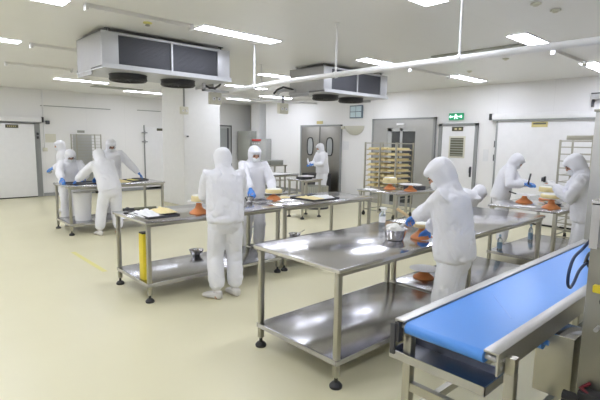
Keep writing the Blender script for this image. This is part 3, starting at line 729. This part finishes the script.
    m.loft([(P+u1*.09*s, *ax(u1, PX), .150*s, .115*s), (P-u1*.02*s, *ax(u1, PX), .174*s, .136*s), (P-V((0, 0, .10*s)), PX, V((0, 1, 0)), .165*s, .128*s), (P-V((0, 0, .15*s)), PX, V((0, 1, 0)), .13*s, .10*s)], n=20, sup=.9)
    for (a, b, c, sg, A) in legs:
        m.tube([a+V((0, 0, -.01)), a.lerp(b, .3), a.lerp(b, .7), b, b.lerp(c, .35), b.lerp(c, .68), b.lerp(c, .86), b.lerp(c, .95)], [.098*s, .104*s, .097*s, .092*s, .092*s, .092*s, .078*s, .048*s], n=16)
    tr = m.build('trousers', 'cloth', t); evaluate_remesh(tr, vox, 4, wr*.9, 8, sd+20)
    # --- mask, eyes, gloves, shoes
    m = MB(); m.ball(Hc+hf*.047*s-hU*.052*s, .061*s, .064*s, .052*s, hX, hf, hU, n=18, m=10)
    mk = part('face_mask', m, 'mask', t, smooth=60)
    if glasses:
        gm = MB()
        for sg in (-1, 1): gm.tube([Hc+hf*.100*s+hU*.010*s+hX*(sg*.032*s)+hX*(.024*s*math.cos(q*PI/6))+hU*(.016*s*math.sin(q*PI/6)) for q in range(12)], .0026, n=5, closed=True)
        gm.cyl(Hc+hf*.106*s+hU*.014*s-hX*.009*s, Hc+hf*.106*s+hU*.014*s+hX*.009*s, .002, n=5)
        part('glasses', gm, 'dark', t)
    for sg in (-1, 1):
        part('eye', MB().ball(Hc+hf*.0835*s+hX*sg*.030*s+hU*.010*s, .014*s, .008*s, .0065*s, hX, hf, hU, n=10, m=6), 'eye', t)
        part('eyebrow', MB().ball(Hc+hf*.081*s+hX*sg*.030*s+hU*.030*s, .018*s, .007*s, .004*s, hX, hf, hU, n=8, m=4), 'hair', t)
    for (c, d, n, sg), g, (aa, bb, cc, s2) in zip(gl, grip, arms):
        m = MB(); hand(m, c, d, n, sg, g, 1.0, s); f = (cc-bb).normalized()
        m.tube([cc-f*.075*s, cc-f*.03*s, cc+d*.01], [.036*s, .030*s, .026*s], n=12)
        o = m.build('glove', glove, t); evaluate_remesh(o, .0038 if vox < .012 else .0055, 1)
    for (a, b, c, sg, A), ta in zip(legs, toe):
        Z = V((0, 0, 1)); rot = Matrix.Rotation(R(ta), 3, 'Z'); fw = rot @ V((0, 1, 0)); X = rot @ V((1, 0, 0)); g0 = V((A.x, A.y, 0))
        m = MB(); m.loft([(g0-fw*.065*s+Z*.040*s, X, Z, .020*s, .030*s), (g0-fw*.05*s+Z*.046*s, X, Z, .038*s, .045*s), (g0+fw*.0*s+Z*.048*s, X, Z, .042*s, .047*s), (g0+fw*.07*s+Z*.038*s, X, Z, .046*s, .036*s), (g0+fw*.13*s+Z*.03*s, X, Z, .045*s, .028*s), (g0+fw*.165*s+Z*.024*s, X, Z, .026*s, .018*s)], n=14, sup=.8)
        m.tube([g0-fw*.01*s+Z*.05*s, c.lerp(b, .0)+Z*.03*s], [.04*s, .036*s], n=12)
        sh = part('shoe', m, 'shoe', t, smooth=60)
        for v in sh.data.vertices: v.co.z = max(v.co.z, .0005)
        part('red_heel_band', MB().loft([(g0-fw*.052*s+Z*.072*s, X, Z, .030*s, .010*s), (g0+fw*.01*s+Z*.080*s, X, Z, .040*s, .010*s)], n=10), 'red', sh)
    return t

def W2L(loc, face, p):   # world point into a person's own frame
    a = R(face); d = V(p)-V(loc); return (d.x*math.cos(a)+d.y*math.sin(a), -d.x*math.sin(a)+d.y*math.cos(a), d.z)

# main worker, back view
l, f = (2.63, 4.01, 0), -24
person('worker in white hooded coverall seen from behind at the centre left table', l, f, 1.60, lean=11, head=(12, 6), hands=[W2L(l, f, (2.72, 4.40, .95)), W2L(l, f, (2.96, 4.34, .95))], foldhint=[(-.9, -.5, -.5), (.9, -.5, -.5)],
       feet=((-.105, -.03), (.105, .02)), toe=(48, 22), vox=.0095, wr=.016, wide=1.04)
# masked worker facing the camera
l, f = (4.06, 5.47, 0), 160
person('masked worker facing the camera behind the table, right of the back-view worker', l, f, 1.60, lean=10, head=(14, 0), hands=[W2L(l, f, (4.12, 5.06, .95)), W2L(l, f, (3.72, 5.02, .95))], vox=.012)
# front right worker in profile
l, f = (3.10, 1.66, 0), 18
person('worker in white hooded coverall icing a cake at the foreground table beside the conveyor', l, f, 1.545, lean=9, head=(30, 10), hipz=.90, hands=[W2L(l, f, (3.18, 2.08, 1.065)), W2L(l, f, (3.38, 2.06, .94))],
       feet=((-.10, -.02), (.11, -.06)), vox=.0095, wr=.017, wide=1.06, grip=(1.1, .7), foldhint=[(-.3, -.6, -.8), (.9, -.2, -.6)])
# four workers at the far left table
l, f = (2.86, 7.98, 0), 0
person('worker seen from behind leaning over the far left table', l, f, 1.58, lean=27, side=-7, hip=(0, -.07), hipz=.83, head=(15, 8), hands=[W2L(l, f, (2.50, 8.48, .93)), W2L(l, f, (2.85, 8.56, .93))], feet=((-.16, .05), (.14, -.02)), vox=.014, wr=.013, toe=(5, -20))
l, f = (2.64, 9.36, 0), 172
person('masked worker facing the camera bent over the left end of the far left table', l, f, 1.56, lean=27, hip=(0, -.08), hipz=.80, head=(8, 0), hands=[W2L(l, f, (2.75, 8.95, .93)), W2L(l, f, (2.37, 8.88, .93))], vox=.014, glasses=True)
l, f = (3.42, 9.42, 0), 172
person('tall masked worker reaching to the right over the far left table', l, f, 1.67, lean=12, head=(20, 0), hands=[W2L(l, f, (3.90, 9.12, .95)), W2L(l, f, (3.20, 8.95, .93))], vox=.014, glasses=True, wide=1.08)
l, f = (3.06, 11.2, 0), 78
person('worker in profile farthest left, standing behind the others near the sliding door', l, f, 1.60, lean=5, head=(10, 0), hands=[(-.14, .24, .98), (.14, .24, .98)], vox=.015)
# worker by the swing doors
l, f = (8.78, 8.66, 0), 82
person('worker in front of the grey swing doors holding a white cloth', l, f, 1.62, lean=6, head=(18, 0), hands=[W2L(l, f, (8.42, 8.66, 1.06)), W2L(l, f, (8.50, 8.86, 1.06))], vox=.015, grip=(.9, .9))
# right hand group
l, f = (7.42, 3.16, 0), -158
person('worker bending over a cake with blue gloves behind the right table', l, f, 1.58, lean=17, hip=(0, -.06), hipz=.85, head=(30, 12), hands=[W2L(l, f, (7.42, 2.80, 1.07)), W2L(l, f, (7.34, 2.84, 1.06))], vox=.014, foldhint=[(-.8, -.3, -.9), (.8, -.3, -.9)], grip=(.9, .9))
l, f = (5.92, 1.58, 0), 22
person('worker at the right edge with back turned, holding up a small dark device', l, f, 1.60, lean=12, head=(26, 10), hands=[W2L(l, f, (5.74, 1.88, 1.20)), W2L(l, f, (5.86, 1.92, 1.20))], vox=.0125, glove='white', grip=(.9, .9), wide=1.15)
l, f = (6.02, 3.26, 0), -115
person('worker bent low behind the end of the table, hood showing beside the right table', l, f, 1.56, lean=78, hip=(0, -.14), hipz=.74, head=(-20, 0), hands=[W2L(l, f, (6.45, 3.05, .56)), W2L(l, f, (6.35, 3.35, .56))], vox=.014)

# ------------------------------------------------------------------ things on the tables
def cake_stand(label, x, y, z, plate='white', r=.13, h=.11, base_r=.085):
    t = thing('cake_stand', label, 'cake stand', (x, y, z))
    part('base', MB().lathe([(base_r*1.08, 0), (base_r*1.13, .006), (base_r*1.08, .018), (base_r*.80, .038), (base_r*.46, .060), (base_r*.30, h-.02), (base_r*.36, h-.012), (base_r*.36, h-.006)], n=28), 'orange', t, label='orange plastic cone base')
    part('neck', MB().lathe([(.02, h-.007), (.02, h)], n=14), 'black', t)
    part('plate', MB().lathe([(.04, h), (r-.01, h+.001), (r, h+.005), (r, h+.009), (r-.008, h+.008), (.002, h+.005)], n=36), plate, t)
    return t
def cake(label, x, y, z, r=.10, h=.055, m='sponge', name='round_cake'):
    t = thing(name, label, 'cake', (x, y, z))
    mb = MB().lathe([(r*.97, 0), (r, .006), (r, h-.012), (r*.96, h-.002), (r*.85, h)], n=28)
    o = part('cake_layer', mb, m, t)
    for v in o.data.vertices: v.co += V((v.co.x, v.co.y, 0)).normalized()*noise.noise(v.co*40+V((x, y, 0))*9)*.004 if v.co.xy.length > .01 else V((0,0,0))
    part('cream_top', MB().lathe([(r*.86, h-.002), (r*.8, h+.008), (r*.5, h+.012), (r*.2, h+.009)], n=24), 'icing', t)
    return t
TZ = .8505
def tray(label, x, y, z, Lx, Ly, rz=0, m='dark', group=None):
    t = thing('baking_tray', label, 'tray', (x, y, z), rz, group)
    part('pan', MB().box(-Lx/2, -Ly/2, 0, Lx/2, Ly/2, .003).box(-Lx/2, -Ly/2, 0, -Lx/2+.006, Ly/2, .02).box(Lx/2-.006, -Ly/2, 0, Lx/2, Ly/2, .02).box(-Lx/2, -Ly/2, 0, Lx/2, -Ly/2+.006, .02).box(-Lx/2, Ly/2-.006, 0, Lx/2, Ly/2, .02), m, t)
    return t
def rumple(name, label, cat, x, y, z, Lx, Ly, h, m, rz=0, seed=0, n=16):
    mb = MB(); g = []
    for i in range(n+1):
        row = []
        for j in range(n+1):
            u, v = i/n*2-1, j/n*2-1; e = max(0, 1-abs(u)**4)*max(0, 1-abs(v)**4)
            q = V((u*2.2+seed, v*2.2, seed*.7)); hh = h*(.35+.9*abs(noise.noise(q))+.3*noise.noise(q*2.7))*e + .0015
            row.append(mb.b.verts.new((u*Lx/2*(1+.08*noise.noise(q*1.3)), v*Ly/2*(1+.08*noise.noise(q*1.7)), hh)))
        g.append(row)
    for i in range(n):
        for j in range(n): mb.b.faces.new((g[i][j], g[i+1][j], g[i+1][j+1], g[i][j+1]))
    lo = bmesh.ops.extrude_face_region(mb.b, geom=mb.b.faces[:])['geom']
    for v in [q for q in lo if isinstance(q, bmesh.types.BMVert)]: v.co.z = 0
    return single(name, mb, m, label, cat, (x, y, z), rz, smooth=50)

# foreground table
t = thing('mixing_pot', 'steel mixing pot of white cream on the foreground table', 'pot', (3.20, 2.27, TZ), R(20))
part('bowl', MB().lathe([(.068, 0), (.076, .004), (.086, .03), (.101, .088), (.110, .092), (.110, .096), (.098, .094), (.082, .03), (.064, .008), (.002, .006)], n=36), 'steel', t)
for sg in (-1, 1): part('ear_handle', MB().tube([(sg*.092, -.03, .075), (sg*.128, -.022, .078), (sg*.134, 0, .079), (sg*.128, .022, .078), (sg*.092, .03, .075)], .005, n=8), 'steel', t)
single('whipped_cream', MB().ball((0, 0, .03), .078, .078, .05).ball((-.02, .045, .06), .03, .03, .025).ball((.045, -.03, .058), .03, .03, .02).ball((.03, .02, .065), .04, .035, .025).ball((-.03, -.01, .062), .04, .035, .022).ball((0, .035, .07), .025, .03, .018), 'icing', 'heap of white cream in the steel pot on the foreground table', 'cream', (3.20, 2.27, TZ+.045), smooth=70)
t = thing('spatula', 'spatula with a pale wooden handle in the raised gloved hand over the pot', 'spatula', (3.22, 2.18, .96))
part('blade', MB().tube([(.0, .06, -.01), (.0, .0, .04), (.0, -.04, .075)], [.014, .017, .010], n=10, flat=.15, up=V((1, 0, 0))), 'steel', t)
part('handle', MB().tube([(.0, -.04, .075), (-.02, -.03, .11), (-.06, .05, .165)], [.010, .013, .014], n=10), 'wood', t)
cake_stand('orange based cake stand beside the steel pot on the foreground table', 3.43, 2.15, TZ, 'tan', .085, .10, .085)
cake('small tan cake on the cake stand under the worker\'s gloves', 3.43, 2.15, TZ+.1095, .07, .02, 'tan')
rumple('plastic_sheet', 'crumpled white plastic sheet under the orange cake stand at the table edge', 'plastic', 3.50, 2.06, TZ, .26, .18, .02, 'paper', .3, 3)
def bottle(label, x, y, z, spray=False, h=.2):
    t = thing('spray_bottle' if spray else 'bottle', label, 'bottle', (x, y, z))
    part('flask', MB().lathe([(.03, 0), (.034, .004), (.034, h*.6), (.028, h*.74), (.013, h*.82), (.013, h*.88)], n=18), 'clear', t)
    part('cap', MB().lathe([(.015, h*.87), (.015, h)], n=12), 'bluelabel' if not spray else 'white', t)
    part('label_band', MB().lathe([(.0348, h*.12), (.0348, h*.5)], n=18), 'white' if spray else 'bluelabel', t)
    if spray: part('trigger', MB().box(-.012, -.05, h, .012, .025, h+.022, bev=.004).box(-.006, -.035, h-.05, .006, -.025, h), 'white', t)
bottle('clear spray bottle at the far edge of the foreground table', 3.72, 2.80, TZ, True, .15)
bottle('blue labelled clear bottle on the lower shelf behind the conveyor, left one', 6.30, 2.70, .2005, h=.22)
bottle('blue labelled clear bottle on the lower shelf behind the conveyor, right one', 7.28, 2.66, .2005, h=.26)
rumple('blue_cloth', 'small blue cloth at the edge of the steel table beside the profile worker', 'cloth', 4.05, 2.02, TZ, .10, .08, .02, 'glove', .3, 8)
cake_stand('orange based cake stand with a wide pale plate on the lower shelf', 4.32, 2.66, .2005, 'white', .155, .10, .10)
# centre left table
t = tray('dark tray of white paper and yellow dough at the end of the centre left table', 2.17, 4.73, TZ, .36, .52)
rumple('baking_paper', 'crumpled white baking paper on the dark tray at the end of the centre left table', 'paper', 2.10, 4.75, TZ+.004, .24, .42, .055, 'paper', 0, 1)
rumple('cake_crumb', 'yellow cake sheet pieces on the dark tray at the end of the centre left table', 'cake', 2.26, 4.70, TZ+.03, .20, .34, .045, 'sponge', 0, 2)
t = thing('rolling_tool', 'olive tool with a black handle lying behind the dark tray', 'tool', (2.05, 5.10, TZ+.02), R(-12))
part('barrel', MB().cyl((.05, 0, 0), (.30, 0, 0), .02), 'louver', t); part('handle', MB().cyl((-.07, 0, 0), (.05, 0, 0), .016).ball((-.02, 0, .005), .03, .026, .022), 'black', t)
cake_stand('orange based cake stand left of the back-view worker', 2.60, 4.50, TZ, 'white', .125, .13, .095)
cake('yellow cake on the stand left of the back-view worker', 2.60, 4.50, TZ+.1395, .085, .06)
t = thing('yellow_box', 'tall yellow box with red lettering on the lower shelf of the centre left table', 'box', (1.975, 4.55, .2005), R(0))
b = part('body', bx(-.038, -.05, 0, .038, .05, .49, bev=.004), 'yellow', t)
part('top_cap', bx(-.037, -.045, .49, .037, .045, .505, bev=.002), 'black', t)
m = MB()
for i in range(7): m.box(-.008, -.052, .15+i*.033, .006, -.0495, .158+i*.033).box(-.002, -.053, .147+i*.033, .002, -.0495, .17+i*.033)
part('lettering', m, 'redpaint', b)
def bowl(label, x, y, z, r=.1, h=.07, handle=False):
    t = thing('steel_bowl', label, 'bowl', (x, y, z))
    part('bowl', MB().lathe([(r*.5, 0), (r*.75, h*.25), (r*.95, h*.7), (r, h), (r*1.04, h+.002), (r*.98, h+.001), (r*.92, h*.7), (r*.7, h*.28), (r*.4, .006)], n=30), 'steel', t)
    if handle: part('handle', MB().tube([(r, 0, h-.005), (r+.06, 0, h+.01), (r+.12, .0, h+.03)], .007, n=8, flat=.6), 'steel2', t)
bowl('steel bowl on the lower shelf left of the back-view worker', 2.90, 5.10, .2005, .092, .07)
bowl('steel saucepan with a handle on the lower shelf under the cake tray', 4.55, 5.05, .2005, .09, .08, True)
rumple('rag', 'small crumpled grey rag on the lower shelf beside the saucepan', 'rag', 3.95, 4.8, .2005, .14, .1, .025, 'shelf', .3, 6)
# middle row
cake_stand('orange based cake stand in front of the masked middle worker', 4.06, 4.96, TZ, 'white', .13, .085, .09)
cake('wide pale yellow cake in front of the masked middle worker', 4.06, 4.96, TZ+.0945, .12, .05, 'sponge')
t = tray('metal tray on the table just left of the cake in front of the middle worker', 3.74, 4.86, TZ, .28, .22, .2, 'steel')
t = thing('metal_cutter', 'small upright steel ring cutter beside the middle worker', 'cutter', (3.60, 4.90, TZ+.005))
part('ring', MB().lathe([(.05, 0), (.05, .07), (.046, .07), (.046, 0)], n=20), 'steel', t); part('handle', MB().cyl((-.05, 0, .02), (-.09, 0, .09), .008), 'black', t)
t = tray('long dark tray of yellow cake sheet on the middle table', 4.62, 4.70, TZ, .52, .50)
rumple('cake_sheet', 'flat yellow cake sheet on the left half of the long dark tray', 'cake', 4.52, 4.72, TZ+.004, .30, .42, .035, 'sponge', 0, 4)
rumple('baking_paper', 'white baking paper on the right half of the long dark tray', 'paper', 4.75, 4.68, TZ+.004, .22, .42, .045, 'paper', 0, 5)
rumple('dough_sheet', 'thin pale dough sheet lying flat behind the long dark tray', 'dough', 4.28, 5.06, TZ, .30, .20, .012, 'sponge', 0, 7)
# table in front of the rack
cake_stand('orange based cake stand at left on the table before the tray rack', 6.64, 4.86, TZ, 'white', .13, .10, .095)
cake('square-topped yellow cake on the table before the tray rack', 6.64, 4.86, TZ+.1095, .125, .09, 'sponge')
cake_stand('orange based cake stand with a pale plate on the table before the tray rack', 6.66, 4.44, TZ, 'white', .19, .11, .10)
rumple('white_cloth', 'white cloth on the left corner of the table before the tray rack', 'cloth', 6.30, 5.02, TZ, .22, .22, .02, 'paper', 0, 9)
t = thing('turntable_scale', 'dark kitchen scale on the table behind the profile worker', 'scale', (7.1, 4.65, TZ))
part('base', bx(-.12, -.16, 0, .12, .16, .05, bev=.01), 'dark', t); part('platform', bx(-.11, -.14, .052, .11, .14, .062, bev=.003), 'steel', t); part('stem', bx(-.02, -.02, .048, .02, .02, .054), 'steel', t)
# right table
cake_stand('orange based cake stand with a bare plate at left on the right table', 6.72, 2.58, TZ, 'white', .15, .11, .10)
t = thing('palette_knife', 'dark handled palette knife on the bare cake stand of the right table', 'knife', (6.62, 2.66, TZ+.122), R(140))
part('blade', bx(-.16, -.012, 0, 0, .012, .003), 'steel', t); part('handle', MB().cyl((0, 0, .006), (.10, 0, .035), .009), 'black', t)
cake_stand('orange based cake stand nearest the right edge on the right table', 6.42, 2.12, TZ, 'white', .14, .13, .10)
cake('wide yellow cake nearest the right edge on the right table', 6.42, 2.12, TZ+.1395, .135, .045)
cake_stand('orange based cake stand in front of the bending worker on the right table', 7.42, 2.52, TZ, 'white', .13, .11, .10)
cake('yellow cake being iced by the bending worker', 7.42, 2.52, TZ+.1195, .12, .07)
t = thing('knife', 'dark knife blade pointing up from the bending worker\'s gloves', 'knife', (7.36, 2.78, 1.10), R(0))
part('blade', MB().box(-.003, -.013, .04, .003, .013, .14, rot=Matrix.Rotation(R(25), 3, 'Y'), piv=V((0, 0, 0))), 'dark', t); part('handle', MB().cyl((-.02, 0, -.04), (.02, 0, .045), .011), 'black', t)
t = thing('steel_dish', 'shallow steel dish between the two stands on the right table', 'dish', (6.86, 2.24, TZ))
part('dish', MB().lathe([(.09, 0), (.13, .03), (.14, .032), (.125, .03), (.08, .005)], n=28), 'steel', t)
rumple('plastic_sheet', 'white plastic sheet near the front edge of the right table', 'plastic', 6.33, 2.42, TZ, .16, .26, .012, 'paper', .2, 12)
t = thing('handheld_device', 'small black device held up by the worker at the right edge', 'device', (5.74, 1.99, 1.27), R(15))
part('body', bx(-.05, -.01, -.03, .05, .012, .035, bev=.006), 'black', t); part('lens', MB().cyl((0, .012, 0), (0, .035, 0), .025), 'dark', t)
# far left table
tray('dark tray under the gloves of the bent worker on the far left table', 2.72, 8.72, TZ, .66, .46)
rumple('cake_sheet', 'yellow cake pieces on the far left table beside the tall worker', 'cake', 3.28, 8.72, TZ, .36, .50, .06, 'sponge', .2, 14)
for i, (x, y, r_, l) in enumerate([(3.62, 8.80, .1, 'green tinted dark tray on the far left table under the tall worker\'s hand'), (3.84, 8.95, -.1, 'dark tray at the right end of the far left table')]):
    tray(l, x, y, TZ+.0, .20, .42, r_, 'dark')
rumple('greens', 'pale green food in the tray under the tall worker\'s hand', 'food', 3.62, 8.80, TZ+.004, .16, .34, .03, 'tape', .1, 15)
single('storage_bin', MB().loft([(V((0,0,0)), V((1,0,0)), V((0,1,0)), .13, .13), (V((0,0,.5)), V((1,0,0)), V((0,1,0)), .16, .16)], n=24), 'white', 'tall white bin on the lower shelf of the far left table', 'bin', (2.62, 8.62, .2005))
# small back table and what is around it
t = thing('kitchen_scale', 'black kitchen scale with a white tray on the small table near the swing doors', 'scale', (6.82, 7.28, TZ))
part('base', bx(-.16, -.09, 0, .16, .09, .045, bev=.01), 'black', t); part('pan', bx(-.04, -.10, .047, .2, .10, .07, bev=.008), 'white', t)
t = thing('wire_drum', 'round grey ribbed drum on the floor behind the small back table', 'drum', (8.02, 8.12, 0))
m = MB().lathe([(.30, .04), (.30, .56), (.28, .56), (.28, .05)], n=36)
part('drum_wall', m, 'cabinet', t); m = MB()
for i in range(36): a = 2*PI*i/36; m.cyl((.305*math.cos(a), .305*math.sin(a), .04), (.305*math.cos(a), .305*math.sin(a), .56), .008, n=6)
part('ribs', m, 'beigebox', t, kind=None); part('base_ring', MB().lathe([(.32, 0), (.32, .04)], n=36), 'dark', t)
t = thing('black_cabinet', 'low black cabinet in front of the grey swing doors', 'cabinet', (9.35, 9.30, 0))
part('body', bx(0, 0, .06, .45, .78, .72, bev=.008), 'black', t); part('door_panel', MB().box(-.008, .02, .1, 0, .46, .69).box(-.008, .49, .1, 0, .76, .69), 'dark', t)
for a in (.05, .4):
    for b in (.06, .72): part('foot', MB().lathe([(.025, 0), (.025, .06)], (a, b, 0), n=10), 'rubber', t)
single('white_sheet', bx(0, 0, 0, 1.2, .7, .006, bev=.002), 'white', 'white board lying on the distant long table', 'board', (6.85, 9.05, .8005))
t = thing('shelf_unit', 'low grey steel shelf with boxes far behind the masked middle worker', 'shelf', (8.1, 10.7, 0))
for a in (0, 1.1):
    for b in (0, .5): part('leg', bx(a-.02, b-.02, 0, a+.02, b+.02, .90), 'steel2', t)
part('shelf_board', bx(-.05, -.05, .90, 1.15, .55, .93), 'steel2', t); part('shelf_board', bx(-.03, -.03, .45, 1.13, .53, .47), 'steel2', t)
for x, wd, l in ((8.2, .35, 'left grey box on the distant steel shelf'), (8.7, .5, 'right grey box on the distant steel shelf')):
    t = thing('metal_box', l, 'box', (x, 10.78, .9305)); part('body', bx(0, 0, 0, wd, .3, .13, bev=.01), 'cabinet', t); part('lid', bx(-.005, -.005, .13, wd+.005, .305, .145, bev=.004), 'cabinet2', t)
t = thing('motor_unit', 'dark machine under the distant long table', 'machine', (7.2, 9.3, .3005)); part('body', bx(-.25, -.15, 0, .25, .15, .2, bev=.02), 'cabinet', t); part('drum', MB().cyl((-.3, 0, .14), (-.1, 0, .14), .1), 'dark', t)
single('white_cloth', MB().tube([(-.02, 0, .10), (0, .02, .04), (.01, 0, -.03), (.03, .01, -.08)], [.02, .05, .06, .025], n=12, flat=.5), 'paper', 'white cloth in the blue gloves of the worker at the swing doors', 'cloth', (8.38, 8.80, 1.12), smooth=60)

# tray rack full of cakes --------------------------------------------------------
lv = [1.50-.118*i for i in range(11)]
RX, RY, RL, RW = 8.15, 5.84, .64, .84
rack('tray_rack', 'wide steel rack full of cake trays in front of the steel doorway', RX, RY, RL, RW, 1.67, lv, mid=True)
ordn = ['top', 'second', 'third', 'fourth', 'fifth', 'sixth', 'seventh', 'eighth', 'ninth']
proto = None; cproto = None
for i, z in enumerate(lv[:8]):
    for k, sidey in enumerate((.155, .42, .685)):
        cx, cy = RX+RL/2, RY+sidey
        sname = ('right', 'middle', 'left')[k]
        lab = f'dark tray on the {ordn[i]} level of the cake rack, {sname} stack'
        if proto is None:
            proto = tray(lab, cx, cy, z+.0005, .59, .25, 0, 'tan', 'trays in the cake rack')
        else:
            c = copy_tree(proto, None, (cx, cy, z+.0005)); c['label'] = lab
        lab = f'tan cake layer on the {ordn[i]} level of the cake rack, {sname} stack'
        if cproto is None:
            mb = MB().box(-.28, -.095, 0, .28, .095, .05, bev=.014)
            cproto = single('cake_layer', mb, 'sponge', lab, 'cake', (cx, cy, z+.004), group='cakes in the rack')
        else:
            c = cproto.copy(); col.objects.link(c); c.location = (cx, cy, z+.004); c['label'] = lab
# empty rack at right
rack('tray_rack', 'empty steel rack behind the worker at the right edge', 8.35, 1.75, .62, .95, 1.76, [1.64-.115*i for i in range(13)], mid=True, cross=True)
t = thing('flat_carton', 'flat beige carton on top of the empty right rack', 'carton', (8.4, 1.85, 1.761)); part('body', bx(0, 0, 0, .5, .78, .07, bev=.004), 'beigebox', t); part('lid_flap', bx(-.01, .36, .07, .51, .42, .074), 'cream', t)

# floor tape
m = MB(); m.box(-.03, -.65, .0005, .03, .65, .002)
single('floor_tape', m, 'tape', 'faded yellow tape line on the cream floor at left', 'tape', (1.985, 6.42, 0), R(0))
